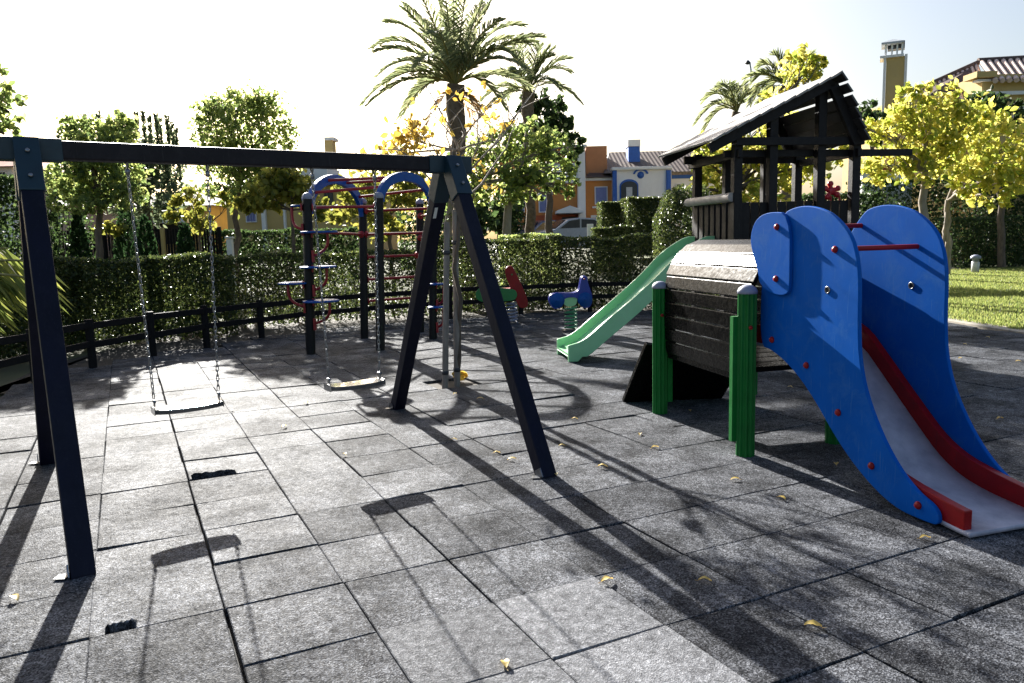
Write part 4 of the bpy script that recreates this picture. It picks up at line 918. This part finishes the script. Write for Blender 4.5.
# ------------------------------------------------------------------ hedges
def hedge(name, label, pts, hgt, th, n, size=.06, mat='hedge_leaf', group=None, wob=.05, cat='hedge', core=True):
    """clipped hedge along a line: leaves through its volume, denser at the faces, on woody stems"""
    pts = [Vector(p) for p in pts]; seg = [(b-a).length for a, b in zip(pts[:-1], pts[1:])]; tot = sum(seg); base = pts[0].copy()
    t = thing(name, label, cat, base, group)
    s = rng.random(n)*tot; cum = np.concatenate([[0], np.cumsum(seg)]); i = np.clip(np.searchsorted(cum, s)-1, 0, len(seg)-1)
    A_ = np.array([list(p) for p in pts]); f = ((s-cum[i])/np.array(seg)[i])[:, None]; c = A_[i]*(1-f)+A_[i+1]*f
    d = (A_[i+1]-A_[i]); d /= np.linalg.norm(d, axis=1)[:, None]; nr = np.stack([-d[:, 1], d[:, 0], np.zeros(n)], 1)
    kind = rng.random(n); off = np.where(kind < .38, -th/2, np.where(kind < .5, th/2, rng.uniform(-th/2, th/2, n)))
    z = np.where((kind >= .5) & (kind < .72), hgt, rng.uniform(.02, 1, n)*hgt)
    wv = wob*(np.sin(s*3.1+z*4)+np.sin(s*7.3+1.7)*.6+np.sin(z*9+s*1.3)*.5)
    P = c+nr*(off+np.sign(off)*wv*.8+rng.normal(size=n)*.025)[:, None]; P[:, 2] += np.minimum(z, hgt)+wv*.6*(z >= hgt*.98)+rng.normal(size=n)*.02
    leaves('foliage', P, size, mat, t, aspect=.6)
    mb = MB(); k = int(tot/.35)
    for j in range(k):
        q = (j+.5)/k*tot; ii = int(np.clip(np.searchsorted(cum, q)-1, 0, len(seg)-1)); f_ = (q-cum[ii])/seg[ii]; p = pts[ii].lerp(pts[ii+1], f_)
        for _ in range(2): limb(mb, p, p+Vector((random.uniform(-.2, .2), random.uniform(-.15, .15), hgt*.85)), .018, .006, .08, 5, 4)
    obj('stems', mb, 'bark', t)
    return t
hp1 = [Vector((p.x, p.y, 0)) for p in (at(-140, 300, 9.0), at(-40, 300, 10.4), at(60, 300, 11.9), at(150, 300, 12.9), at(235, 300, 13.4))]
hedge('low_hedge', 'low sunlit hedge behind the near swing, its clipped top bright', hp1, 1.32, .9, 62000, .047)
hp2 = [Vector((p.x, p.y, 0)) for p in (at(225, 300, 14.4), at(330, 300, 15.0), at(440, 300, 15.6))]
hedge('low_hedge', 'looser low hedge behind the climbing frame with light showing through', hp2, 1.28, .6, 21000, .048)
hp3 = [Vector((p.x, p.y, 0)) for p in (at(430, 300, 16.0), at(560, 300, 16.4), at(690, 300, 16.0))]
hedge('low_hedge', 'low hedge behind the blue scooter rider, left of the green slide', hp3, 1.47, .7, 34000, .050)
Y = 12.9
c = gbase(688, Y); t = thing('round_bush', 'clipped round bush at the left corner of the playhouse', 'bush', c)
tpz = at(688, 186, Y).z; n = 20000; u = rng.normal(size=(n, 3)); u /= np.linalg.norm(u, axis=1)[:, None]; rad = (.78+.25*rng.random(n))*(1+.04*np.sin(u[:, 0]*9)*np.cos(u[:, 2]*8))
ex = np.sign(u)*np.abs(u)**.75
P = np.array([c.x, c.y, tpz/2])+ex*rad[:, None]*np.array([.56, .6, tpz/2]); leaves('foliage', P[P[:, 2] > .03], .045, 'hedge_leaf', t)
mb = MB(); mb.tube([c, c+Vector((0, 0, 1.2))], [.06, .03], 8); obj('stem', mb, 'bark', t)
def bl(px0, px1, ytop, Y, th, n, label, name='block_hedge', mat='hedge_leaf', size=.052, group=None):
    a, b = at(px0, 300, Y), at(px1, 300, Y); za = gz(a.x, a.y); a.z = b.z = za; tz = at((px0+px1)/2, ytop, Y).z
    a.y += th/2; b.y += th/2; hedge(name, label, [a, b], tz-za, th, n, size, mat, group, wob=.03)
bl(602, 628, 203, 27, 1.4, 20000, 'left of two tall clipped block hedges below the white house', group='tall clipped blocks below the white house')
bl(628, 662, 198, 25, 1.6, 24000, 'right of two tall clipped block hedges below the white house', group='tall clipped blocks below the white house')
bl(594, 634, 228, 22, .8, 12000, 'small low hedge below the two tall block hedges, beside the parked car')
bl(500, 562, 236, 20, .7, 10000, 'low bright hedge in front of the parked cars', mat='olive_leaf')
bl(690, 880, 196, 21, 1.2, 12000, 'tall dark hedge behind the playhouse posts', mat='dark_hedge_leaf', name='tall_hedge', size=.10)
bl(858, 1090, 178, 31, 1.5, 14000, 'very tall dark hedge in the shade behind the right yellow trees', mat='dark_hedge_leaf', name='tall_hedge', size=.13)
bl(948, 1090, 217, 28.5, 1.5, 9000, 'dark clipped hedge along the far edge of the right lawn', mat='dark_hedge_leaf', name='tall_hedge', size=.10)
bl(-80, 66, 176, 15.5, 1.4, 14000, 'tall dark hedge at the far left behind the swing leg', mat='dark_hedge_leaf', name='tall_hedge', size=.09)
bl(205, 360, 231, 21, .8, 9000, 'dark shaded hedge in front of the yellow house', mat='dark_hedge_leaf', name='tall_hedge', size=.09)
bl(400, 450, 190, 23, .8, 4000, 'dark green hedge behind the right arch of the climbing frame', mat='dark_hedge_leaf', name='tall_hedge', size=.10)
# garden fence of dark boards behind the left trees
a, b = gbase(48, 19.5), gbase(225, 21); zt = at(140, 231, 20).z
gf = thing('garden_fence', 'plain dark board fence behind the conical shrubs at left', 'fence', a)
mb = MB(); nb = 60
for k in range(nb): p = a.lerp(b, (k+.5)/nb); mb.box((p.x, p.y, (p.z+zt)/2), ((b-a).length/nb-.012, .025, zt-p.z+.1), math.atan2(b.y-a.y, b.x-a.x))
obj('boards', mb, 'fence_wood', gf)
for k in range(7):
    p = a.lerp(b, k/6); mb = MB(); mb.box((p.x, p.y-.05, (p.z+zt)/2), (.09, .09, zt-p.z+.16)); obj('post', mb, 'yellow_wall' if k == 4 else 'fence_wood', gf, bevel=.006)
# low rail fence round the playground
def rail_fence(label, pts, n_posts):
    f = thing('rail_fence', label, 'fence', pts[0], 'low dark rail fences round the playground')
    seg = [(b-a).length for a, b in zip(pts[:-1], pts[1:])]; tot = sum(seg)
    def pos(s):
        for (a, b, l) in zip(pts[:-1], pts[1:], seg):
            if s <= l+1e-6: return a.lerp(b, s/l)
            s -= l
        return pts[-1].copy()
    for z in (.30, .54):
        for k in range(n_posts-1):
            a, b = pos(tot*k/(n_posts-1)), pos(tot*(k+1)/(n_posts-1)); mb = MB()
            mb.bar(a+Vector((0, -.05, z+random.uniform(-.01, .01))), b+Vector((0, -.05, z+random.uniform(-.01, .01))), .035, .085); obj('rail', mb, 'fence_wood', f, bevel=.008)
    for k in range(n_posts):
        p = pos(tot*k/(n_posts-1)); mb = MB(); mb.tube([p+Vector((0, 0, -.05)), p+Vector((0, 0, .62))], .05, 10); obj('post', mb, 'fence_wood', f)
rail_fence('low dark rail fence curving along the hedge behind the near swing', FP[1:6], 8)
rail_fence('low dark rail fence behind the climbing frame and the spring riders', FP[5:9], 6)
# ------------------------------------------------------------------ houses
def facade(px0, px1, y0, y1, Y, dep):
    ym = (max(y0, 60)+min(y1, 215))/2; xm = (px0+px1)/2
    a, b = at(px0, ym, Y), at(px1, ym, Y); a.z = at(xm, y0, Y).z; b.z = at(xm, y1, Y).z; return ((a.x+b.x)/2, Y+dep/2, (a.z+b.z)/2), (abs(b.x-a.x), dep, abs(a.z-b.z)), a, b
def blk(name, px0, px1, y0, y1, Y, dep, mat, parent, bev=0, down=None):
    c, d, a, b = facade(px0, px1, y0, y1, Y, dep)
    if down is not None: zt = c[2]+d[2]/2; d = (d[0], d[1], zt-down); c = (c[0], c[1], (zt+down)/2)
    mb = MB(); mb.box(c, d); return obj(name, mb, mat, parent, bevel=bev)
def window(px0, px1, y0, y1, Y, parent, frame='white_wall', pane='glass', louvre=False, arch_=False):
    c, d, a, b = facade(px0, px1, y0, y1, Y, .1); w_, h_ = d[0], d[2]; cx, cz = c[0], c[2]; f = .07*min(1.2, w_)
    mb = MB()
    for (x, z, ww, hh) in ((cx-w_/2, cz, f, h_+f), (cx+w_/2, cz, f, h_+f), (cx, cz+h_/2, w_-f, f), (cx, cz-h_/2, w_-f, f)): mb.box((x, Y-.04, z), (ww, .10, hh))
    wn = obj('window', mb, frame, parent); mb = MB()
    if louvre:
        nn = 4
        for k in range(nn): mb.box((cx-w_/2+(k+.5)*w_/nn, Y-.03, cz), (w_/nn-.03, .05, h_-f))
        mb.box((cx, Y-.01, cz), (w_, .02, h_))
        obj('shutter', mb, pane, wn)
    else:
        mb.box((cx, Y-.012, cz), (w_-.01, .02, h_-.01)); obj('pane', mb, pane, wn)
        mb = MB(); mb.box((cx, Y-.045, cz), (f*.6, .04, h_-f)); mb.box((cx-w_/4, Y-.043, cz), (w_/2-f*.6, .036, f*.5)); mb.box((cx+w_/4, Y-.043, cz), (w_/2-f*.6, .036, f*.5)); obj('glazing_bar', mb, frame, wn)
    return wn
YH = 46
def zat(y, Y): return at(560, y, Y).z
oh = thing('house', 'orange house with lilac shutters and a white pillar behind the green tree', 'house', gbase(560, YH+4), 'houses across the street')
blk('wall', 500, 579, 150, 240, YH, 8, 'orange_wall', oh, down=.9)
blk('tower', 556, 577, 147, 163, YH-.5, 4, 'terracotta_wall', oh)
blk('cornice', 554, 578, 163, 183, YH-.6, 4.2, 'white_wall', oh, .05)
blk('pillar', 578, 585.5, 147, 240, YH-.7, 1.4, 'white_wall', oh, .04, down=.9)
blk('tower_cap', 555, 587, 144.5, 147, YH-.9, 5, 'white_wall', oh, .03)
blk('side_wall', 586, 607, 146, 178, YH+.8, 5, 'brown_wall', oh)
blk('lower_wall', 530, 578, 215, 240, YH-.35, 1, 'terracotta_wall', oh, down=.9)
window(539, 552, 191, 212, YH, oh, pane='lilac_shutter', louvre=True)
window(512, 524, 191, 212, YH, oh, pane='lilac_shutter', louvre=True)
window(568, 575.5, 151, 160.5, YH-.5, oh)
c0_, c1_ = at(557, 213.5, YH-1.9), at(583, 213.5, YH-1.9); mb = MB(); zc = c0_.z
mb.prism([(c0_.x, YH-2.0, zc), (c1_.x, YH-2.0, zc), (c1_.x, YH-2.0, zc+.16), ((c0_.x+c1_.x)/2, YH-2.0, zc+.42), (c0_.x, YH-2.0, zc+.16)], (0, 1.9, 0)); obj('porch_roof', mb, 'white_wall', oh, bevel=.02)
blk('entrance', 562, 577, 217, 240, YH-.37, .1, 'dark_frame', oh, down=.9)
mh = thing('house', 'middle orange house with a dark hipped roof and one pair of lilac shutters', 'house', gbase(600, YH+4), 'houses across the street')
blk('wall', 586, 613, 180, 240, YH+.3, 7, 'orange_wall', mh, down=.9)
blk('cornice', 585, 614, 177.5, 180.5, YH+.1, 7.4, 'white_wall', mh, .03)
window(595, 607, 187, 204, YH+.3, mh, pane='lilac_shutter', louvre=True); blk('sill', 592.5, 609, 206, 208, YH+.15, .3, 'white_wall', mh, .01)
window(595, 607, 218.5, 228, YH+.3, mh); blk('sill', 591, 610, 215, 217.5, YH+.15, .3, 'white_wall', mh, .01)
def rf(px, py, Y): return at(px, py, Y)
mb = MB(); A_, B_, C_, D_ = rf(585, 177.3, YH-.1), rf(616, 177.3, YH-.1), rf(616, 155.5, YH+4.5), rf(604, 155, YH+4.5)
mb.add([A_, B_, C_, D_, A_+Vector((0, 8, 0)), B_+Vector((0, 8, 0))], [(0, 1, 2, 3), (0, 3, 4), (1, 5, 2), (3, 2, 5, 4)]); obj('roof', mb, 'roof_brown', mh)
wh = thing('house', 'white house with blue trim, round blue oculus and a brown tiled roof', 'house', gbase(650, YH+4), 'houses across the street')
blk('wall', 613, 671.5, 167.5, 240, YH-.2, 8, 'white_wall', wh, down=.9)
blk('pilaster', 613, 617, 170, 240, YH-.32, .3, 'blue_trim', wh, down=.9); blk('pilaster', 666.5, 671, 170, 240, YH-.32, .3, 'blue_trim', wh, down=.9)
blk('cornice', 612, 672.5, 166.5, 169.5, YH-.4, .6, 'white_wall', wh, .03)
oc = at(640.7, 175, YH-.22); mb = MB(); mb.lathe(oc, [(.20, -.06), (.20, 0)], 20, ax=(0, -1, 0)); obj('oculus', mb, 'blue_trim', wh)
oc2 = oc; mb = MB()
o_, i_ = [], []
for k in range(17): a_ = PI*k/16; o_.append(oc+Vector((.44*math.cos(a_), -.05, .30*math.sin(a_)+.06))); i_.append(oc+Vector((.33*math.cos(a_), -.05, .20*math.sin(a_)+.06)))
mb.prism(o_+i_[::-1], (0, .10, 0)); obj('oculus_moulding', mb, 'blue_trim', wh)
wn = at(629, 192, YH-.2); w_ = at(638, 192, YH).x-at(620.5, 192, YH).x; hz = zat(183, YH)-zat(201, YH)
for k_, (mm, grow, yy, nm) in enumerate((('blue_trim', .12, .05, 'arched_surround'), ('dark_frame', 0, .09, 'arched_window'))):
    hw = w_/2*.92+grow*.6; zb_ = wn.z-hz/2; zs_ = wn.z+hz*.30+grow*.3; pp = [(-hw, zb_), (hw, zb_)]+[(hw*math.cos(PI*q/12), zs_+(.30+grow*.7)*math.sin(PI*q/12)) for q in range(13)]
    mb = MB(); mb.prism([(wn.x+x, YH-.2-yy, z) for x, z in pp], (0, yy, 0)); aw = obj(nm, mb, mm, wh)
mb = MB(); mb.box((wn.x, YH-.30, wn.z-.05), (w_*.34, .03, hz*.62)); obj('pane', mb, 'sky_grey', aw)
blk('side_wing', 671.5, 720, 178, 240, YH+.6, 6, 'white_wall', wh, down=.9); blk('wing_band', 671.5, 720, 174.5, 178, YH+.5, 6, 'blue_trim', wh); window(676, 684, 184, 200, YH+.6, wh, pane='glass')
mb = MB(); e1, e2, r1_, r2_ = rf(604, 177, YH), rf(726, 170, YH), rf(609, 154, YH+4.5), rf(716, 147, YH+4.5)
e1.z = e2.z = rf(660, 172, YH).z; r1_.z = r2_.z = rf(660, 151, YH+4.5).z
mb.add([e1, e2, r2_, r1_, e1+Vector((0, 9, 0)), e2+Vector((0, 9, 0))], [(0, 1, 2, 3), (3, 2, 5, 4), (0, 3, 4), (1, 5, 2)]); rfo = obj('roof', mb, 'roof_tile', wh)
cpx = blk('chimney', 628.5, 640, 146, 162, YH+2.2, 1.0, 'blue_trim', rfo); blk('chimney_cap', 628, 640.5, 139.5, 146.2, YH+2.1, 1.2, 'white_wall', rfo)
# yellow house on the right with tiled roof, chimney
YR = 34
yh = thing('house', 'yellow house at the right with sunlit-coloured barrel-tiled roof behind the trees', 'house', gbase(1000, YR+4, 0))
def blr(name, px0, px1, y0, y1, Y, dep, mat, parent, bev=0, down=None): return blk(name, px0, px1, y0, y1, Y, dep, mat, parent, bev, down)
blr('wall', 979, 1200, 72, 230, YR, 8, 'yellow_wall', yh, down=0)
blr('wall', 900, 979, 97, 230, YR+1.2, 6, 'yellow_wall', yh, down=0)
blr('cornice', 978, 1200, 76.5, 78.5, YR-.15, .4, 'white_wall', yh); blr('cornice', 978, 1200, 89, 92.5, YR-.2, .4, 'white_wall', yh)
blr('parapet', 977, 997.5, 71, 77, YR-.3, 1.0, 'yellow_wall', yh); window(1012, 1022, 104, 120, YR, yh)
def barrel_roof(q0, q1, r0, r1, n, parent):
    """rows of half-round tiles running down the slope from ridge r0-r1 to eave q0-q1"""
    mb = MB(); mb.add([q0, q1, r1, r0], [(0, 1, 2, 3)], 0)
    for k in range(n):
        t = (k+.5)/n; a, b = q0.lerp(q1, t), r0.lerp(r1, t); rad = min((q1-q0).length/n, .40)*.36
        mb.tube([a, a.lerp(b, .5), b], rad, 8, 1)
    return obj('roof', mb, ['roof_brown', 'roof_sunlit'], parent)
q0, q1, r0, r1 = at(992, 81, YR-.4), at(1204, 72, YR-.4), at(978, 62, YR+3.4), at(1190, 49, YR+3.4)
ro = barrel_roof(q0, q1, r0, r1, 30, yh); mb = MB(); mb.tube([r0+Vector((0, 0, .06)), r1+Vector((0, 0, .04))], .12, 10); obj('ridge', mb, 'roof_brown', ro)
q0, q1, r0, r1 = at(905, 110, YR+.8), at(990, 96, YR+.8), at(900, 99, YR+3.0), at(978, 63.5, YR+3.4)
ro = barrel_roof(q0, q1, r0, r1, 17, yh); mb = MB(); mb.tube([r0+Vector((0, 0, .06)), r1+Vector((0, 0, .04))], .12, 10); obj('ridge', mb, 'roof_brown', ro)
ctw = thing('chimney_tower', 'slim yellow chimney tower with white corners and a capped lantern', 'chimney', gbase(901, YR+2, 0))
cY = YR+1.5
blr('shaft', 891.5, 909, 55, 200, cY, .85, 'yellow_wall', ctw, down=0)
for p0 in ((889.6, 892), (908.6, 911)): blr('corner_trim', p0[0], p0[1], 53, 200, cY-.06, .3, 'white_wall', ctw, down=0)
blr('band', 889.4, 911.2, 52.5, 55, cY-.1, 1.0, 'white_wall', ctw)
for p0 in ((892.5, 894.5), (898.3, 900), (903, 904.6), (907.5, 909.5)): blr('lantern_post', p0[0], p0[1], 40, 52.6, cY, .12, 'white_wall', ctw)
blr('lantern_shade_box', 893, 908.5, 39.5, 47, cY+.2, .5, 'dark_frame', ctw)  # dark box put in as the shade inside the lantern openings
pA = at(891, 39.6, cY-.1); pB = at(911.5, 39.6, cY-.1); mb = MB(); xm, zz = (pA.x+pB.x)/2, pA.z; hw = (pB.x-pA.x)/2
mb.add([(xm-hw, cY-.15, zz), (xm+hw, cY-.15, zz), (xm+hw, cY+1.0, zz), (xm-hw, cY+1.0, zz), (xm, cY+.42, zz+.22)]+[(xm-hw, cY-.15, zz-.08), (xm+hw, cY-.15, zz-.08), (xm+hw, cY+1.0, zz-.08), (xm-hw, cY+1.0, zz-.08)], [(0, 1, 4), (1, 2, 4), (2, 3, 4), (3, 0, 4), (5, 6, 1, 0), (6, 7, 2, 1), (7, 8, 3, 2), (8, 5, 0, 3), (8, 7, 6, 5)]); obj('cap', mb, 'sky_grey', ctw); ctw.rotation_euler.z = -R_(25.5); ctw.scale = (1.0, 1, 1)
# low white and terracotta garden wall far behind the playhouse
gw = thing('garden_wall', 'white garden wall with terracotta coping behind the playhouse right post', 'wall', gbase(885, 33, 0)); blr('wall', 862, 912, 172, 230, 33, .3, 'white_wall', gw, down=0); blr('coping', 861, 913, 166, 172, 32.9, .5, 'terracotta_wall', gw, .02)
# left houses
YL = 33
yl = thing('house', 'yellow house with white pilasters behind the climbing frame', 'house', gbase(310, YL+4))
blk('wall', 226, 372, 186, 250, YL, 7, 'yellow_wall', yl, down=.9)
for p0 in ((260, 264), (301, 309), (282, 284)): blk('pilaster', p0[0], p0[1], 180 if p0[0] != 301 else 168, 250, YL-.2, .5, 'white_wall', yl, down=.9)
blk('tower', 302, 327, 166, 187, YL+.5, 2.5, 'white_wall', yl); window(325, 333, 190, 206, YL, yl, frame='dark_frame'); window(246, 256, 200, 222, YL, yl, pane='lilac_shutter', louvre=True)
blk('chimney', 325, 333, 139, 170, YL+3, .7, 'yellow_wall', yl); blk('chimney_cap', 324, 334, 137, 140, YL+2.9, .9, 'white_wall', yl)
mb = MB(); e1, e2, r1_, r2_ = at(222, 187, YL-.4), at(376, 187, YL-.4), at(240, 176, YL+3.5), at(360, 176, YL+3.5); e2.z = e1.z; r2_.z = r1_.z
mb.add([e1, e2, r2_, r1_, e1+Vector((0, 8, 0)), e2+Vector((0, 8, 0))], [(0, 1, 2, 3), (3, 2, 5, 4), (0, 3, 4), (1, 5, 2)]); obj('roof', mb, 'roof_tile', yl)
l3 = thing('house', 'ochre house with a white balcony rail seen under the left trees', 'house', gbase(165, 38))
blk('wall', 135, 208, 206, 262, 35, 7, 'yellow_wall', l3, down=.9); blk('balcony', 142, 184, 216, 223, 33.8, 1.2, 'white_wall', l3); blk('garage_opening', 146, 182, 224, 244, 34.95, .1, 'dark_frame', l3)
mb = MB(); e1, e2, r1_, r2_ = at(130, 207, 34.5), at(213, 207, 34.5), at(140, 196, 38.5), at(204, 196, 38.5); e2.z = e1.z; r2_.z = r1_.z
mb.add([e1, e2, r2_, r1_, e1+Vector((0, 8, 0)), e2+Vector((0, 8, 0))], [(0, 1, 2, 3), (3, 2, 5, 4), (0, 3, 4), (1, 5, 2)]); obj('roof', mb, 'roof_brown', l3)
l4 = thing('house', 'pale pink house corner in the gap left of the olive-green tree', 'house', gbase(60, 33))
blk('wall', 50, 84, 205, 255, 30, 6, 'pink_wall', l4, down=.8); window(56, 62, 212, 224, 30, l4)
mb = MB(); e1, e2, r1_, r2_ = at(46, 206, 29.6), at(88, 206, 29.6), at(54, 198, 33), at(80, 198, 33); e2.z = e1.z; r2_.z = r1_.z
mb.add([e1, e2, r2_, r1_, e1+Vector((0, 7, 0)), e2+Vector((0, 7, 0))], [(0, 1, 2, 3), (3, 2, 5, 4), (0, 3, 4), (1, 5, 2)]); obj('roof', mb, 'roof_brown', l4)
l5 = thing('house', 'house with red tiled roof at the far left edge under the beam', 'house', gbase(-10, 40))
blk('wall', -60, 14, 168, 255, 38, 6, 'white_wall', l5, down=.9); window(0, 7, 172, 182, 38, l5)
mb = MB(); e1, e2, r1_, r2_ = at(-70, 168, 37.5), at(18, 168, 37.5), at(-60, 152, 41), at(10, 152, 41); e2.z = e1.z; r2_.z = r1_.z
mb.add([e1, e2, r2_, r1_, e1+Vector((0, 7, 0)), e2+Vector((0, 7, 0))], [(0, 1, 2, 3), (3, 2, 5, 4), (0, 3, 4), (1, 5, 2)]); obj('roof', mb, 'terracotta_wall', l5)
# ------------------------------------------------------------------ cars, sign, lamps
def car(label, px, Y, mat, mir=1, rz=0.0, name='parked_car'):
    c = gbase(px, Y); c.z = .97; t = thing(name, label, 'car', c, 'cars parked in the street'); co, si = math.cos(rz), math.sin(rz)
    def W(x, y, z): x *= mir; return Vector((c.x+x*co-y*si, c.y+x*si+y*co, c.z+z))
    side_ = [(-2.1, .35), (-2.12, .62), (-2.02, .82), (-1.2, .95), (-.55, 1.40), (.1, 1.50), (.95, 1.46), (1.75, 1.02), (2.08, .95), (2.12, .5), (2.05, .30), (1.75, .28), (1.62, .52), (1.36, .62), (1.1, .52), (.97, .26), (-.95, .26), (-1.08, .52), (-1.34, .62), (-1.60, .52), (-1.73, .28)]
    mb = MB(); mb.prism([W(x, -.82, z) for x, z in side_], W(0, 1.64, 0)-W(0, 0, 0)); bd_ = obj('body', mb, mat, t, bevel=.05, seg=2)
    for sy in (-.826, .802):
        mb = MB(); mb.prism([W(x, sy, z) for x, z in [(-1.0, .97), (-.48, 1.34), (.10, 1.42), (.10, .99)]], W(0, .024, 0)-W(0, 0, 0)); mb.prism([W(x, sy, z) for x, z in [(.18, .99), (.18, 1.42), (.9, 1.38), (1.45, 1.03)]], W(0, .024, 0)-W(0, 0, 0)); obj('side_window', mb, 'glass', bd_)
    mb = MB(); mb.prism([W(-1.17, -.66, .985), W(-1.17, .66, .985), W(-.60, .58, 1.385), W(-.60, -.58, 1.385)], W(-.02, 0, .02)-W(0, 0, 0)); obj('windscreen', mb, 'glass', bd_)
    for sx in (-1.34, 1.36):
        for sy in (-.80, .62):
            mb = MB(); a = W(sx, sy, .31); ax = W(0, 1, 0)-W(0, 0, 0); mb.lathe(a, [(.20, 0), (.31, .01), (.31, .17), (.20, .18)], 20, ax=ax); wl = obj('wheel', mb, 'tyre', t)
            mb = MB(); mb.lathe(a-ax*.004 if sy < 0 else a+ax*.17, [(.19, 0), (.19, .014), (.05, .016)], 16, ax=ax); obj('rim', mb, 'zinc', wl)
    for sy in (-.6, .6): mb = MB(); mb.box(tuple(W(-2.09, sy, .70)), (.10, .28, .14), rz); obj('headlight', mb, 'lamp_glass', bd_, bevel=.02)
    return t
car('silver estate car parked in front of the orange house', 573, 40.5, 'car_silver', rz=R_(18))
car('dark blue car parked left of the silver one, mostly hidden', 541, 44.0, 'car_blue', rz=R_(40))
p = gbase(591, 30); tz = at(591, 225, 30).z; t = thing('street_sign', 'small blank white sign on a post beside the silver car', 'sign', p)
mb = MB(); mb.tube([p, Vector((p.x, p.y, tz))], .03, 8); obj('post', mb, 'zinc', t); mb = MB(); mb.box((p.x, p.y-.045, tz-.20), (.24, .03, .48)); obj('board', mb, 'white_wall', t, bevel=.008)
p = gbase(61, 15.0); tz = at(49, 249, 13.6); t = thing('street_sign', 'small white board above the left hedge beside the swing leg', 'sign', Vector((tz.x, tz.y, 0)))
mb = MB(); mb.tube([Vector((tz.x, tz.y, 0)), tz], .03, 8); obj('post', mb, 'zinc', t); mb = MB(); mb.box((tz.x, tz.y-.045, tz.z+.04), (.14, .03, .30)); obj('board', mb, 'white_wall', t, bevel=.008)
p = gbase(747.5, 30); tz = at(747.5, 62, 30).z; t = thing('street_lamp', 'thin street lamp sticking up above the playhouse roof', 'street lamp', p)
mb = MB(); mb.tube([p, Vector((p.x, p.y, tz-.3)), Vector((p.x-.05, p.y, tz))], [.05, .035, .03], 8); obj('pole', mb, 'sky_grey', t); mb = MB(); mb.lathe(Vector((p.x-.12, p.y, tz-.05)), [(.04, -.04), (.11, 0), (.08, .06), (.03, .11)], 12); obj('lamp_head', mb, 'dark_metal', t)
p = G(975, 273); p.z = 0; t = thing('bollard_light', 'short grey garden light post on the right lawn', 'bollard light', p)
mb = MB(); mb.lathe(p, [(.12, 0), (.12, .36), (.10, .37)], 14); obj('body', mb, 'lamp_glass', t); mb = MB(); mb.lathe(p, [(.10, .37), (.10, .46), (.16, .47), (.15, .55), (.05, .60)], 14); obj('cap', mb, 'cap_grey', t)
for k, (px, Y, y0, lb) in enumerate(((603.5, 20, 0, ''),)): pass
p = gbase(234, 17.0); tz = at(234, 239, 17.0).z
t = thing('marker_post', 'short white concrete post beside the round-headed tree trunk', 'post', p); mb = MB(); mb.box((p.x, p.y, (p.z+tz)/2), (.12, .12, tz-p.z)); obj('shaft', mb, 'white_wall', t, bevel=.01); mb = MB(); mb.box((p.x, p.y, tz+.03), (.16, .16, .04)); obj('cap', mb, 'white_wall', t, bevel=.01)
# ------------------------------------------------------------------ fallen leaves on the tiles
spots = [(454, 441), (497, 454), (512, 461), (556, 476), (562, 447), (603, 468), (655, 449), (790, 388), (836, 466), (960, 359), (1018, 362), (946, 361), (607, 583), (505, 667), (735, 481), (705, 583), (813, 629), (575, 357), (15, 601), (345, 456), (284, 428), (306, 404), (232, 411), (640, 436), (690, 412), (870, 405), (782, 500), (925, 540), (965, 345), (988, 338), (480, 400), (575, 420), (455, 395), (525, 395), (845, 380), (1000, 420), ]
def leafmesh(seed):
    r = random.Random(seed); mb = MB(); L_ = .038; rows = 6; vs_ = []
    for k in range(rows+1):
        t = k/rows; w_ = .020*math.sin(PI*min(1, t*.92+.04))**.8*(1+.15*r.uniform(-1, 1)); z = .004+.012*math.sin(PI*t*1.1)+.006*r.random()
        vs_ += [(-w_, (t-.5)*2*L_, z+.006), (0, (t-.5)*2*L_, z), (w_, (t-.5)*2*L_, z+.006+.004*r.random())]
    fs_ = [(3*k+j, 3*k+j+1, 3*k+j+4, 3*k+j+3) for k in range(rows) for j in range(2)]; mb.add(vs_, fs_, 0, True)
    mb.tube([(0, -L_, .005), (.003, -L_-.02, .008)], .0012, 4); return mb
protos = [obj('fallen_leaf', leafmesh(k), 'fallen_leaf') for k in range(4)]
for k, (px, py) in enumerate(spots):
    o = protos[k] if k < 4 else protos[k % 4].copy()
    if k >= 4: COL.objects.link(o)
    g = G(px, py); s = rng.uniform(.5, .85); o.location = (g.x, g.y, .006); o.rotation_euler = (0, 0, rng.uniform(0, 6.28)); o.scale = (s, s, s)
    tag(o, 'small yellow fallen leaf lying on the dark rubber tiles', 'leaf', 'fallen leaves on the tiles')
g = G(460, 380); P = np.array([(g.x+random.gauss(0, .05), g.y+random.gauss(0, .05), random.uniform(.01, .09)) for _ in range(14)])
o = leaves('yellow_weed', P, .09, 'gold_leaf', loc=(g.x, g.y, 0), aspect=.7); tag(o, 'small bunch of bright yellow leaves at the foot of the stakes', 'plant')
